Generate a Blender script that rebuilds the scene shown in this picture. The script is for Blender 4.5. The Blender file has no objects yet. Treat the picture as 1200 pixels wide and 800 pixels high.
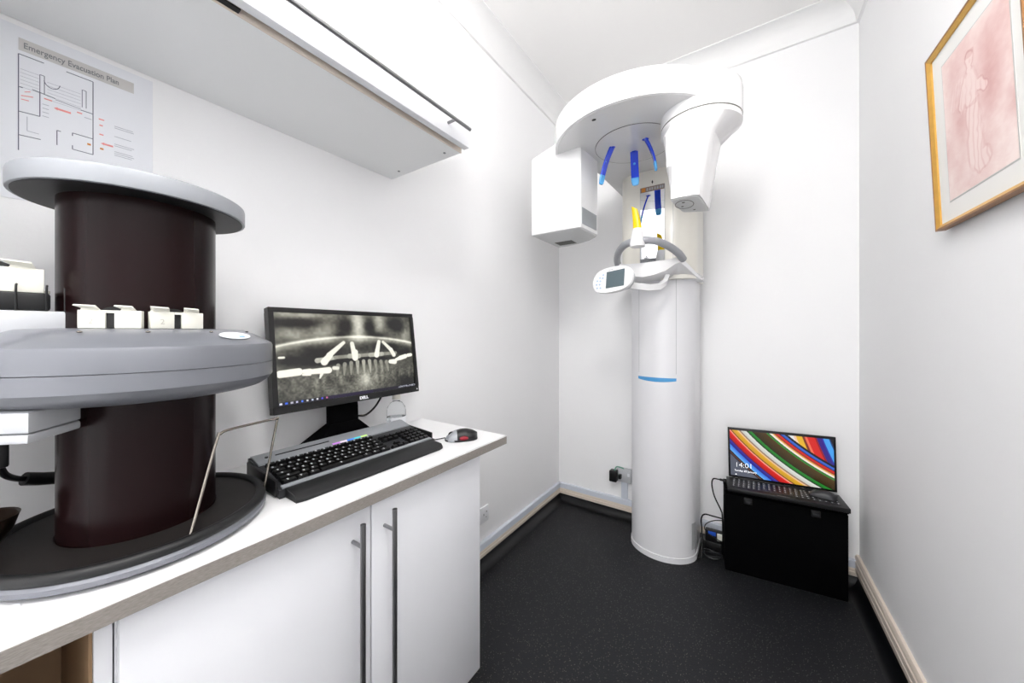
import bpy, bmesh, math, random
import numpy as np
from mathutils import Vector, Matrix

random.seed(7)
PI = math.pi
SC = bpy.context.scene
COL = SC.collection
R = math.radians

# ------------------------------------------------------------------ camera, world, exposure
FZ = 0.04                      # floor level
cd = bpy.data.cameras.new('camera')
cd.sensor_width = 36.0
cd.lens = 36.0 * 412 / 1200
cd.shift_y = -11 / 1200
cd.clip_start = 0.02
cam = bpy.data.objects.new('camera', cd)
COL.objects.link(cam)
cam.location = (0, 0, 1.275)
cam.rotation_euler = (R(90), 0, math.atan2(280, 412))
SC.camera = cam

SKY = 3.1                      # daylight let in by the added window behind the camera
wd = bpy.data.worlds.new('world')
SC.world = wd
wd.use_nodes = True
wd.node_tree.nodes['Background'].inputs[0].default_value = (0.985, 0.985, 1, 1)
wd.node_tree.nodes['Background'].inputs[1].default_value = SKY
SC.view_settings.view_transform = 'Standard'
SC.view_settings.look = 'None'
SC.view_settings.gamma = 1
SC.view_settings.use_curve_mapping = False
SC.view_settings.exposure = 0.0
LAMP = 45.0                     # brightness of the added, unseen globe lamps
LAMP_COL = (1.0, 0.985, 0.965)
pd = bpy.data.lights.new('added_window_portal', 'AREA')  # sampling portal over the added window
pd.shape = 'RECTANGLE'
pd.size, pd.size_y = 1.5, 2.42
pd.cycles.is_portal = True
po = bpy.data.objects.new('added_window_portal', pd)
COL.objects.link(po)
po.location = (-.33, -1.99, 1.41)
po.rotation_euler = (R(90), 0, 0)


# ------------------------------------------------------------------ materials
def s2l(c):
    return tuple(((v / 255) / 12.92 if v / 255 <= .04045 else ((v / 255 + .055) / 1.055) ** 2.4) for v in c)


def mat(name, rgb, rough=.5, metal=0, var=.03, scale=12, bump=0, bscale=200, trans=0, emit=0, coat=0, ior=1.45, alpha=1, spec=None):
    m = bpy.data.materials.new(name)
    m.use_nodes = True
    nt = m.node_tree
    b = nt.nodes['Principled BSDF']
    c = s2l(rgb)
    tc = nt.nodes.new('ShaderNodeTexCoord')
    nz = nt.nodes.new('ShaderNodeTexNoise')
    nz.inputs['Scale'].default_value = scale
    nz.inputs['Detail'].default_value = 4
    nt.links.new(tc.outputs['Object'], nz.inputs['Vector'])
    mx = nt.nodes.new('ShaderNodeMix')
    mx.data_type = 'RGBA'
    mx.inputs[6].default_value = (*[min(1, v * (1 - var)) for v in c], 1)
    mx.inputs[7].default_value = (*[min(1, v * (1 + var)) for v in c], 1)
    nt.links.new(nz.outputs['Fac'], mx.inputs[0])
    nt.links.new(mx.outputs[2], b.inputs['Base Color'])
    b.inputs['Roughness'].default_value = rough
    b.inputs['Metallic'].default_value = metal
    b.inputs['IOR'].default_value = ior
    b.inputs['Transmission Weight'].default_value = trans
    b.inputs['Coat Weight'].default_value = coat
    b.inputs['Coat Roughness'].default_value = .08
    b.inputs['Alpha'].default_value = alpha
    if spec is not None:
        b.inputs['Specular IOR Level'].default_value = spec
    if emit:
        nt.links.new(mx.outputs[2], b.inputs['Emission Color'])
        b.inputs['Emission Strength'].default_value = emit
    if bump:
        n2 = nt.nodes.new('ShaderNodeTexNoise')
        n2.inputs['Scale'].default_value = bscale
        n2.inputs['Detail'].default_value = 3
        nt.links.new(tc.outputs['Object'], n2.inputs['Vector'])
        bp = nt.nodes.new('ShaderNodeBump')
        bp.inputs['Strength'].default_value = bump
        bp.inputs['Distance'].default_value = .002
        nt.links.new(n2.outputs['Fac'], bp.inputs['Height'])
        nt.links.new(bp.outputs['Normal'], b.inputs['Normal'])
    return m


def floor_material():
    m = mat('black_speckled_vinyl', (24, 25, 28), rough=.5, var=.12, scale=3, bump=.25, bscale=260, spec=.3)
    nt = m.node_tree
    b = nt.nodes['Principled BSDF']
    src = b.inputs['Base Color'].links[0].from_socket
    tc = nt.nodes.new('ShaderNodeTexCoord')
    vo = nt.nodes.new('ShaderNodeTexVoronoi')
    vo.inputs['Scale'].default_value = 150
    nt.links.new(tc.outputs['Object'], vo.inputs['Vector'])
    rp = nt.nodes.new('ShaderNodeValToRGB')
    rp.color_ramp.elements[0].position = .10
    rp.color_ramp.elements[0].color = (1, 1, 1, 1)
    rp.color_ramp.elements[1].position = .2
    rp.color_ramp.elements[1].color = (0, 0, 0, 1)
    nt.links.new(vo.outputs['Distance'], rp.inputs['Fac'])
    sep = nt.nodes.new('ShaderNodeSeparateColor')
    nt.links.new(vo.outputs['Color'], sep.inputs['Color'])
    gt = nt.nodes.new('ShaderNodeMath')
    gt.operation = 'GREATER_THAN'
    gt.inputs[1].default_value = .3
    nt.links.new(sep.outputs[0], gt.inputs[0])
    mu = nt.nodes.new('ShaderNodeMath')
    mu.operation = 'MULTIPLY'
    nt.links.new(rp.outputs['Color'], mu.inputs[0])
    nt.links.new(gt.outputs[0], mu.inputs[1])
    mx = nt.nodes.new('ShaderNodeMix')
    mx.data_type = 'RGBA'
    nt.links.new(mu.outputs[0], mx.inputs[0])
    nt.links.new(src, mx.inputs[6])
    mx.inputs[7].default_value = (.22, .21, .19, 1)
    nt.links.new(mx.outputs[2], b.inputs['Base Color'])
    return m


def attr_material(name, emission, rough=.3):
    m = bpy.data.materials.new(name)
    m.use_nodes = True
    nt = m.node_tree
    b = nt.nodes['Principled BSDF']
    a = nt.nodes.new('ShaderNodeAttribute')
    a.attribute_name = 'picture'
    b.inputs['Roughness'].default_value = rough
    if emission:
        b.inputs['Base Color'].default_value = (.01, .01, .01, 1)
        nt.links.new(a.outputs['Color'], b.inputs['Emission Color'])
        b.inputs['Emission Strength'].default_value = emission
    else:
        nt.links.new(a.outputs['Color'], b.inputs['Base Color'])
    return m


def wood_edge():
    m = mat('grey_wood_edge', (128, 120, 113), rough=.5, var=.0, scale=1)
    nt = m.node_tree
    b = nt.nodes['Principled BSDF']
    tc = nt.nodes.new('ShaderNodeTexCoord')
    mp = nt.nodes.new('ShaderNodeMapping')
    mp.inputs['Scale'].default_value = (60, 30, 160)
    nz = nt.nodes.new('ShaderNodeTexNoise')
    nz.inputs['Scale'].default_value = 4
    nz.inputs['Detail'].default_value = 6
    nt.links.new(tc.outputs['Object'], mp.inputs[0])
    nt.links.new(mp.outputs[0], nz.inputs['Vector'])
    rp = nt.nodes.new('ShaderNodeValToRGB')
    rp.color_ramp.elements[0].position = .3
    rp.color_ramp.elements[0].color = (*s2l((124, 118, 113)), 1)
    rp.color_ramp.elements[1].position = .7
    rp.color_ramp.elements[1].color = (*s2l((146, 140, 135)), 1)
    nt.links.new(nz.outputs['Fac'], rp.inputs['Fac'])
    nt.links.new(rp.outputs['Color'], b.inputs['Base Color'])
    return m


M = dict(
    wall=mat('white_wall_paint', (248, 248, 249), .62, var=.012, scale=3, bump=.12, bscale=90),
    ceiling=mat('white_ceiling_paint', (251, 250, 249), .8, var=.01, scale=3),
    cornice=mat('white_cornice_paint', (243, 243, 243), .6, var=.01),
    floor=floor_material(),
    cove=mat('black_cove_vinyl', (11, 12, 15), .35, var=.1, bump=.05),
    cream=mat('cream_gloss_paint', (228, 216, 203), .35, var=.03),
    trunk=mat('white_plastic_trunking', (214, 219, 229), .35, var=.01),
    laminate=mat('white_gloss_laminate', (238, 239, 242), .28, var=.01),
    door=mat('white_satin_door', (229, 230, 234), .35, var=.01),
    underside=mat('white_melamine', (248, 249, 249), .5, var=.015, scale=5),
    worktop=mat('white_worktop_laminate', (240, 240, 241), .35, var=.012),
    edge=wood_edge(),
    tan=mat('brown_cupboard_lining', (150, 122, 92), .6, var=.12, scale=6),
    steel=mat('brushed_steel', (150, 150, 152), .3, metal=1, var=.05),
    chrome=mat('polished_steel_wire', (140, 134, 126), .25, metal=1, var=.02),
    silver=mat('silver_lacquer', (112, 114, 121), .33, metal=.15, var=.02, coat=.2),
    silver_flat=mat('grey_painted_metal', (146, 149, 154), .4, metal=.1, var=.02),
    lid_under=mat('pale_grey_underside', (222, 224, 227), .45, var=.02),
    brown=mat('dark_brown_tinted_plastic', (23, 10, 11), .26, var=.2, scale=6, spec=.15),
    rubber=mat('black_rubber', (10, 11, 13), .5, var=.1),
    mat_dark=mat('dark_grey_tray_mat', (26, 23, 22), .55, var=.1, spec=.3),
    black=mat('black_plastic', (10, 10, 12), .4, var=.1),
    black_matte=mat('black_matte_plastic', (3, 3, 4), .8, var=.1, spec=.06),
    charcoal=mat('charcoal_plastic', (46, 47, 50), .4, var=.05),
    ivory=mat('ivory_plastic', (226, 225, 215), .4, var=.02),
    pale=mat('pale_grey_plastic', (190, 192, 196), .4, var=.02),
    column=mat('white_column_lacquer', (228, 228, 231), .3, var=.008, coat=.2),
    unit=mat('white_device_lacquer', (243, 243, 244), .25, var=.008, coat=.3),
    unit_warm=mat('cream_white_device_plastic', (232, 229, 220), .3, var=.01, coat=.2),
    unit_grey=mat('light_grey_device_plastic', (176, 179, 181), .4, var=.02),
    unit_under=mat('glossy_shaded_white_plastic', (222, 222, 223), .14, var=.01, coat=.4),  # white plastic toned down; underside shade is put into its colour
    grille=mat('dark_grey_grille', (100, 100, 94), .6, var=.2, scale=120),
    tube=mat('grey_rubber_handle', (158, 160, 165), .35, var=.03),
    blue_clear=mat('translucent_blue_plastic', (14, 60, 205), .15, var=.08, coat=.5),
    blue_tip=mat('light_blue_plastic', (84, 164, 222), .25, var=.05),
    blue_stripe=mat('blue_stripe_plastic', (72, 150, 205), .3, var=.03),
    yellow=mat('yellow_plastic', (246, 208, 22), .25, var=.04),
    mirror=mat('mirror_glass', (238, 240, 242), .01, metal=1, var=0),
    lcd=mat('dark_display_glass', (84, 98, 104), .12, var=.08, scale=8),
    button=mat('pale_blue_button', (168, 190, 214), .4, var=.05),
    orange=mat('orange_print', (206, 132, 50), .5, var=.1),
    taupe=mat('taupe_print', (136, 118, 108), .5, var=.05),
    ink=mat('black_ink', (22, 22, 24), .6, var=.1),
    plan_ink=mat('dark_blue_grey_ink', (104, 107, 122), .6, var=.1),
    faint_ink=mat('faint_grey_ink', (176, 178, 188), .6, var=.05),
    grey_band=mat('grey_print_band', (205, 203, 201), .6, var=.02),
    red_ink=mat('red_ink', (236, 150, 148), .6, var=.1),
    paper=mat('white_paper', (236, 238, 243), .7, var=.01),
    gold=mat('gold_leaf_frame', (214, 168, 84), .32, metal=.6, var=.16, scale=60),
    bronze=mat('brown_gilt_edge', (150, 104, 62), .4, metal=.3, var=.15, scale=60),
    matboard=mat('white_mat_board', (238, 237, 234), .7, var=.01),
    glass=mat('clear_plastic', (250, 252, 252), .06, var=0, trans=1, ior=1.12),
    film=mat('clear_film', (235, 240, 245), .1, var=0, trans=.9, ior=1.1),
    gel=mat('clear_gel', (226, 230, 234), .1, var=0, trans=.9, ior=1.2),
    brass=mat('dull_bronze_metal', (44, 32, 24), .3, metal=.5, var=.15),
    red_lamp=mat('red_glowing_plastic', (120, 10, 30), .3, var=.2, emit=.5),
    white_print=mat('white_print', (232, 234, 238), .4, var=0),
    grey_print=mat('grey_print', (132, 134, 138), .4, var=.0),
    emboss=mat('embossed_ivory', (184, 182, 172), .45, var=.02),
    blue_plug=mat('blue_plug', (30, 80, 190), .4, var=.05),
    green_plug=mat('green_plug', (90, 150, 130), .4, var=.05),
    screen_light=mat('white_screen_text', (245, 246, 250), .5, var=0, emit=1.0),
    lamp=mat('added_lamp_diffuser', (255, 253, 250), .5, var=0, emit=1),
)
M['lamp'].node_tree.nodes['Principled BSDF'].inputs['Emission Strength'].default_value = LAMP
b_ = M['lamp'].node_tree.nodes['Principled BSDF']
for l_ in list(b_.inputs['Emission Color'].links):
    M['lamp'].node_tree.links.remove(l_)
b_.inputs['Emission Color'].default_value = (*LAMP_COL, 1)


# ------------------------------------------------------------------ mesh helpers
class MB:
    """collects shapes into one bmesh"""

    def __init__(s):
        s.bm = bmesh.new()

    def _xf(s, vs, mtx):
        if mtx is not None:
            bmesh.ops.transform(s.bm, matrix=mtx, verts=vs)

    def box(s, a, b, bev=0, seg=2, mtx=None):
        a, b = Vector(a), Vector(b)
        r = bmesh.ops.create_cube(s.bm, size=1)
        vs = r['verts']
        c, d = (a + b) / 2, b - a
        for v in vs:
            v.co = Vector((c[i] + v.co[i] * d[i] for i in range(3)))
        if bev:
            es = {e for v in vs for e in v.link_edges}
            o = bmesh.ops.bevel(s.bm, geom=list(es), offset=bev, segments=seg, affect='EDGES', profile=.5)
            vs = list({v for f in o['faces'] for v in f.verts} | {v for v in vs if v.is_valid})
        s._xf(vs, mtx)
        return s

    def prism(s, pts, z0, z1, bev=0, seg=2, mtx=None, z1f=None):
        n = len(pts)
        lo = [s.bm.verts.new((x, y, z0)) for x, y in pts]
        hi = [s.bm.verts.new((x, y, z1f(x, y) if z1f else z1)) for x, y in pts]
        f0 = s.bm.faces.new(lo[::-1])
        f1 = s.bm.faces.new(hi)
        for i in range(n):
            s.bm.faces.new((lo[i], lo[(i + 1) % n], hi[(i + 1) % n], hi[i]))
        vs = lo + hi
        if bev:
            es = list(f0.edges) + list(f1.edges)
            o = bmesh.ops.bevel(s.bm, geom=es, offset=bev, segments=seg, affect='EDGES', profile=.5)
            vs = list({v for f in o['faces'] for v in f.verts} | {v for v in vs if v.is_valid})
        s._xf(vs, mtx)
        return s

    def loft(s, rings, cap=True, close=True, mtx=None):
        rv = [[s.bm.verts.new(p) for p in r] for r in rings]
        n = len(rings[0])
        for a, b in zip(rv, rv[1:]):
            for i in range(n if close else n - 1):
                j = (i + 1) % n
                s.bm.faces.new((a[i], a[j], b[j], b[i]))
        if cap and close:
            s.bm.faces.new(rv[0][::-1])
            s.bm.faces.new(rv[-1])
        s._xf([v for r in rv for v in r], mtx)
        return s

    def lathe(s, prof, c=(0, 0, 0), n=48, cap=True, mtx=None):
        rings = [[(c[0] + r * math.cos(2 * PI * i / n), c[1] + r * math.sin(2 * PI * i / n), c[2] + z) for i in range(n)] for r, z in prof]
        return s.loft(rings, cap=cap, mtx=mtx)

    def tube(s, pts, rad, n=10, smooth=True, sub=8, mtx=None, rads=None):
        P = [Vector(p) for p in pts]
        if smooth and len(P) > 2:
            Q, RR = [], []
            for i in range(len(P) - 1):
                p0, p1, p2, p3 = P[max(i - 1, 0)], P[i], P[i + 1], P[min(i + 2, len(P) - 1)]
                for k in range(sub):
                    t = k / sub
                    Q.append(.5 * ((2 * p1) + (p2 - p0) * t + (2 * p0 - 5 * p1 + 4 * p2 - p3) * t * t + (3 * p1 - p0 - 3 * p2 + p3) * t ** 3))
            Q.append(P[-1])
            P = Q
        rings = []
        up = Vector((0, 0, 1))
        prev = None
        for i, p in enumerate(P):
            d = (P[min(i + 1, len(P) - 1)] - P[max(i - 1, 0)]).normalized()
            if prev is None:
                u = d.cross(up)
                if u.length < 1e-3:
                    u = d.cross(Vector((1, 0, 0)))
            else:
                u = prev - d * prev.dot(d)
            u.normalize()
            prev = u
            w = d.cross(u)
            rings.append([p + rad * (math.cos(2 * PI * k / n) * u + math.sin(2 * PI * k / n) * w) for k in range(n)])
        return s.loft(rings, mtx=mtx)

    def sweep(s, path, wdir, hw, ht, mtx=None):
        """flat rounded blade along a path: half width hw along wdir, half thickness ht"""
        P = [Vector(p) for p in path]
        wv = Vector(wdir).normalized()
        rings = []
        for i, p in enumerate(P):
            d = (P[min(i + 1, len(P) - 1)] - P[max(i - 1, 0)]).normalized()
            nrm = d.cross(wv).normalized()
            k = hw(i / (len(P) - 1)) if callable(hw) else hw
            rings.append([p + wv * (k * a) + nrm * (ht * b) for a, b in ((-1, -.5), (-.85, -1), (.85, -1), (1, -.5), (1, .5), (.85, 1), (-.85, 1), (-1, .5))])
        return s.loft(rings, mtx=mtx)

    def ball(s, c, r, sx=1, sy=1, sz=1, u=20, v=12, mtx=None):
        o = bmesh.ops.create_uvsphere(s.bm, u_segments=u, v_segments=v, radius=r)
        for w in o['verts']:
            w.co = Vector((c[0] + w.co.x * sx, c[1] + w.co.y * sy, c[2] + w.co.z * sz))
        s._xf(o['verts'], mtx)
        return s

    def mesh(s, name, m, inv=None, sharp=35):
        bmesh.ops.recalc_face_normals(s.bm, faces=s.bm.faces[:])
        me = bpy.data.meshes.new(name)
        if inv is not None:
            s.bm.transform(inv)
        s.bm.to_mesh(me)
        s.bm.free()
        for p in me.polygons:
            p.use_smooth = True
        me.set_sharp_from_angle(angle=R(sharp))
        me.materials.append(m)
        return me


def root_matrix(o):
    while o.parent:
        o = o.parent
    return Matrix.LocRotScale(o.location, o.rotation_euler, o.scale)


def tag(o, label, cat, group=None):
    o['label'] = label
    o['category'] = cat
    if group:
        o['group'] = group
    return o


def thing(name, label, cat, loc=(0, 0, 0), rz=0, group=None):
    o = bpy.data.objects.new(name, None)
    o.empty_display_size = .05
    COL.objects.link(o)
    o.location = loc
    o.rotation_euler = (0, 0, rz)
    return tag(o, label, cat, group)


def part(name, mb, m, parent, local=False, label=None, sharp=35):
    """mesh given in world coordinates (or in the thing's own with local=True)"""
    inv = None if local else root_matrix(parent).inverted()
    o = bpy.data.objects.new(name, mb.mesh(name, m, inv, sharp))
    COL.objects.link(o)
    o.parent = parent
    if label:
        o['label'] = label
    return o


def solo(name, mb, m, label, cat, loc=(0, 0, 0), group=None, sharp=35):
    o = bpy.data.objects.new(name, mb.mesh(name, m, Matrix.Translation(Vector(loc)).inverted(), sharp))
    o.location = loc
    COL.objects.link(o)
    return tag(o, label, cat, group)


def struct(name, mb, m, sharp=35):
    o = bpy.data.objects.new(name, mb.mesh(name, m, None, sharp))
    COL.objects.link(o)
    o['kind'] = 'structure'
    return o


def text_mesh(name, body, size, m, mtx, parent=None, extrude=.0003, align='LEFT', bold=0, sx=1):
    cu = bpy.data.curves.new(name, 'FONT')
    cu.body = body
    cu.size = size
    cu.extrude = extrude
    cu.offset = bold
    cu.align_x = align
    o = bpy.data.objects.new(name, cu)
    COL.objects.link(o)
    dg = bpy.context.evaluated_depsgraph_get()
    me = bpy.data.meshes.new_from_object(o.evaluated_get(dg))
    bpy.data.objects.remove(o)
    bpy.data.curves.remove(cu)
    me.name = name
    me.transform(mtx @ Matrix.Diagonal((sx, 1, 1, 1)))
    me.materials.clear()
    me.materials.append(m)
    o = bpy.data.objects.new(name, me)
    COL.objects.link(o)
    if parent:
        o.parent = parent
    return o


def frame_matrix(origin, xdir, ydir):
    x = Vector(xdir).normalized()
    y = Vector(ydir).normalized()
    z = x.cross(y)
    return Matrix(((x.x, y.x, z.x, origin[0]), (x.y, y.y, z.y, origin[1]), (x.z, y.z, z.z, origin[2]), (0, 0, 0, 1)))


def picture_mesh(name, rgb, w, h, mtx, m, parent):
    """flat grid w x h whose face colours are the picture shown by a screen or a print (rows from the top)"""
    H_, W_, _ = rgb.shape
    me = bpy.data.meshes.new(name)
    xs = np.linspace(-w / 2, w / 2, W_ + 1)
    ys = np.linspace(h / 2, -h / 2, H_ + 1)
    gx, gy = np.meshgrid(xs, ys)
    co = np.stack([gx.ravel(), gy.ravel(), np.zeros(gx.size)], 1)
    i, j = np.meshgrid(np.arange(W_), np.arange(H_))
    a = (j * (W_ + 1) + i).ravel()
    faces = np.stack([a, a + W_ + 1, a + W_ + 2, a + 1], 1)
    me.vertices.add(len(co))
    me.vertices.foreach_set('co', co.ravel())
    me.loops.add(faces.size)
    me.loops.foreach_set('vertex_index', faces.ravel().astype(np.int32))
    me.polygons.add(len(faces))
    me.polygons.foreach_set('loop_start', np.arange(0, faces.size, 4, dtype=np.int32))
    me.update(calc_edges=True)
    at = me.attributes.new('picture', 'FLOAT_COLOR', 'CORNER')
    c = np.clip(rgb, 0, 1)
    lin = np.where(c <= .04045, c / 12.92, ((c + .055) / 1.055) ** 2.4).reshape(-1, 3)
    colr = np.ones((len(faces), 4, 4), np.float32)
    colr[:, :, :3] = lin[:, None, :]
    at.data.foreach_set('color', colr.ravel())
    me.transform(mtx)
    me.materials.append(m)
    o = bpy.data.objects.new(name, me)
    COL.objects.link(o)
    o.parent = parent
    return o


def smooth_noise(h, w, ch, cw, seed):
    r = np.random.default_rng(seed).random((ch + 2, cw + 2))
    y = np.linspace(0, ch, h)
    x = np.linspace(0, cw, w)
    yi, xi = y.astype(int), x.astype(int)
    fy, fx = (y - yi)[:, None], (x - xi)[None, :]
    fy, fx = fy * fy * (3 - 2 * fy), fx * fx * (3 - 2 * fx)
    A = r[yi][:, xi]
    B = r[yi][:, xi + 1]
    C_ = r[yi + 1][:, xi]
    D = r[yi + 1][:, xi + 1]
    return (A * (1 - fx) + B * fx) * (1 - fy) + (C_ * (1 - fx) + D * fx) * fy


def superellipse(cx, cy, a, b, n=48, p=2.0, half=False):
    out = []
    for i in range(n):
        t = 2 * PI * i / n
        c_, s_ = math.cos(t), math.sin(t)
        out.append((cx + a * math.copysign(abs(c_) ** (2 / p), c_), cy + b * math.copysign(abs(s_) ** (2 / p), s_)))
    return out


# ------------------------------------------------------------------ room
XL, YB, YF, ZC = -1.183, 2.364, -1.9, 2.885
K = .0206                                     # the right wall opens slightly towards the camera


def xr(y):
    return .436 + K * (YB - y)


T = .12
struct('floor', MB().box((XL - T, YF - T, FZ - .1), (xr(YF) + T, YB + T, FZ)), M['floor'])
struct('ceiling', MB().box((XL - T, YF - T, ZC), (xr(YF) + T, YB + T, ZC + .1)), M['ceiling'])
struct('wall_left', MB().box((XL - T, YF, FZ), (XL, YB, ZC)), M['wall'])
struct('wall_back', MB().box((XL - T, YB, FZ), (xr(YB) + T, YB + T, ZC)), M['wall'])
WX0, WX1, WZ0, WZ1 = -1.08, .42, .20, 2.62          # unseen window added behind the camera to let daylight in
fw = MB()
fw.box((XL - T, YF - T, FZ), (xr(YF) + T, YF, WZ0)).box((XL - T, YF - T, WZ1), (xr(YF) + T, YF, ZC))
fw.box((XL - T, YF - T, WZ0), (WX0, YF, WZ1)).box((WX1, YF - T, WZ0), (xr(YF) + T, YF, WZ1))
struct('wall_front', fw, M['wall'])
wf = MB()
for a_, b_0 in (((WX0, WZ0), (WX0 + .05, WZ1)), ((WX1 - .05, WZ0), (WX1, WZ1)), ((WX0 + .05, WZ0), (WX1 - .05, WZ0 + .05)), ((WX0 + .05, WZ1 - .05), (WX1 - .05, WZ1)), ((-.345, WZ0 + .05), (-.305, WZ1 - .05))):
    wf.box((a_[0], YF - .08, a_[1]), (b_0[0], YF - .03, b_0[1]))
struct('added_window_1', wf, M['laminate'])
struct('wall_right', MB().prism([(xr(YF), YF), (xr(YF) + T, YF), (xr(YB) + T, YB), (xr(YB), YB)], FZ, ZC), M['wall'])


struct('added_shade_nib', MB().box((XL, -.26, FZ), (-.95, -.12, ZC)), M['wall'])  # unseen wall stub added to shade the left end of the worktop


def run(name, prof, m, side):
    """profile (out, z) run along a wall"""
    mb = MB()
    if side == 'left':
        rings = [[(XL + o, y, z) for o, z in prof] for y in (-.119, YB)]
    elif side == 'back':
        rings = [[(x, YB - o, z) for o, z in prof] for x in (XL, xr(YB))]
    else:
        rings = [[(xr(y) - o, y, z) for o, z in prof] for y in (YF, YB)]
    return struct(name, mb.loft(rings), m)


cor = [(0, 2.78), (.012, 2.782)]
for i in range(9):
    a = i / 8 * PI / 2
    cor.append((.105 - .09 * math.cos(a) , 2.79 + .09 * math.sin(a) ))
cor += [(.108, 2.88), (.108, ZC), (0, ZC)]
run('trim_1', cor, M['cornice'], 'left')
run('trim_2', cor, M['cornice'], 'back')
run('trim_3', cor, M['cornice'], 'right')
cove = [(0, FZ)] + [(.055 - .049 * math.sin(a), FZ + .050 - .049 * math.cos(a)) for a in [i / 8 * PI / 2 for i in range(9)]] + [(.006, .092), (0, .092)]
cream = [(0, .088), (.014, .088), (.016, .094), (.016, .108), (.013, .110), (.013, .113), (.016, .115), (.016, .124), (.012, .130), (0, .130)]
trunk = [(0, .130), (.018, .130), (.018, .162), (.015, .166), (0, .166)]
for sd in ('left', 'back'):
    run('trim_4' if sd == 'left' else 'trim_5', cove, M['cove'], sd)
    run('baseboard_' + sd, cream, M['cream'], sd)
    run('trim_6' if sd == 'left' else 'trim_7', trunk, M['trunk'], sd)
run('trim_8', cove[:-2] + [(.006, .11), (0, .11)], M['cove'], 'right')
run('baseboard_right', [(0, .108), (.014, .108), (.018, .114), (.018, .134), (.014, .136), (.014, .140), (.018, .142), (.018, .164),
                        (.013, .166), (.013, .170), (.016, .172), (.016, .182), (.010, .191), (0, .191)], M['cream'], 'right')

# unseen opal globe lamps added above and behind the camera to brighten the room
for i, (x, y, lab) in enumerate(((-.08, .10, 'added unseen white opal globe pendant lamp nearer the wall cabinet'),
                                 (-.33, -.95, 'added unseen white opal globe pendant lamp nearer the added window'))):
    t = thing('added_pendant_lamp', lab, 'lamp', (x, y, 2.42), 0, 'added opal globe pendant lamps')
    part('globe', MB().ball((x, y, 2.58), .14, u=32, v=20), M['lamp'], t)
    part('ceiling_rose', MB().lathe([(.012, 2.70), (.014, 2.74), (.008, 2.75), (.008, 2.85), (.05, 2.855), (.055, ZC)], (x, y, 0), 24), M['unit'], t)

# ------------------------------------------------------------------ worktop and base cabinet
ct = thing('worktop', 'long white worktop with grey wood-look front edge carrying monitor and scanner', 'worktop', (-.96, .2, .87))
part('worktop_board', MB().box((XL + .001, -.119, .872), (-.737, 1.045, .9)), M['worktop'], ct)
part('edge_band', MB().box((-.737, -.119, .870), (-.735, 1.047, .8955)).box((XL + .001, 1.045, .870), (-.737, 1.047, .8955)), M['edge'], ct, label='grey wood-grain edge band')

bc = thing('base_cabinet', 'white two-door base cabinet with long vertical steel handles under the worktop', 'cabinet', (-.96, .51, FZ))
cb = MB()
cb.box((XL + .002, .910, .132), (-.782, .928, .869))
cb.box((XL + .002, .100, .132), (-.782, .118, .869))
cb.box((XL + .002, .118, .132), (-.782, .910, .15))
cb.box((XL + .002, .118, .15), (XL + .012, .910, .869))
part('carcass', cb, M['laminate'], bc)
part('plinth', MB().box((XL + .002, .10, FZ), (-.86, .928, .132)), M['black'], bc, label='dark recessed plinth')
for (y0, y1, yh) in ((.102, .5115, .466), (.5155, .9275, .551)):
    d = part('door', MB().box((-.780, y0, .134), (-.762, y1, .866), .0012), M['door'], bc)
    hb = MB().tube([(-.722, yh, .24), (-.722, yh, .842)], .0062, 16, smooth=False)
    for z in (.29, .79):
        hb.tube([(-.763, yh, z), (-.722, yh, z)], .0045, 12, smooth=False)
    part('handle', hb, M['steel'], d, label='long steel bar handle')

oc = thing('open_cabinet', 'open-fronted white cupboard with a brown inside at the left end under worktop', 'cabinet', (-.96, -.01, FZ))
oo = MB()
oo.box((XL + .02, -.118, FZ), (-.782, -.100, .869))
oo.box((XL + .02, .080, FZ), (-.782, .098, .869))
oo.box((XL + .02, -.100, FZ), (-.782, .080, .15))
part('carcass', oo, M['laminate'], oc)
part('back_panel', MB().box((XL + .002, -.118, FZ), (XL + .02, .098, .869)), M['tan'], oc, label='brown back panel')
part('lining', MB().box((XL + .021, .076, .151), (-.79, .0795, .868)), M['tan'], oc, label='brown side lining')
part('lining', MB().box((XL + .021, -.0995, .151), (-.79, -.096, .868)), M['tan'], oc, label='brown side lining')

# ------------------------------------------------------------------ wall cabinet
wc = thing('wall_cabinet', 'white wall cupboard with lift-up door and long bar handle above the worktop', 'cabinet', (-.98, .1, 1.883))
cc = MB()
cc.box((XL + .001, -.118, 1.883), (-.815, .890, 1.901))
cc.box((XL + .001, -.118, 2.244), (-.815, .890, 2.262))
cc.box((XL + .001, .872, 1.901), (-.815, .890, 2.244))
cc.box((XL + .001, -.118, 1.901), (-.815, -.100, 2.244))
cc.box((XL + .001, -.100, 1.901), (XL + .012, .872, 2.244))
part('carcass', cc, M['underside'], wc)
dr = part('door', MB().box((-.795, -.118, 1.884), (-.772, .885, 2.262), .0012), M['laminate'], wc)
hb = MB().tube([(-.740, -.08, 1.920), (-.740, .852, 1.920)], .0055, 14, smooth=False)
for y in (-.02, .786):
    hb.tube([(-.773, y, 1.920), (-.740, y, 1.920)], .0045, 12, smooth=False)
part('handle', hb, M['steel'], dr, label='long steel bar handle')
part('edge_trim', MB().box((-.8155, -.118, 1.8815), (-.812, .890, 1.901)), M['cream'], wc, label='beige front edge of the bottom panel')
part('hinge_label', MB().box((-.8112, .225, 1.8835), (-.799, .262, 1.8865)), M['ink'], wc, label='small black label in the gap')
for (x, y) in ((-.86, .858), (-1.10, .858)):
    part('screw_cap', MB().lathe([(.0045, 1.8815), (.0045, 1.884)], (x, y, 0), 14), M['grey_print'], wc)

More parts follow.
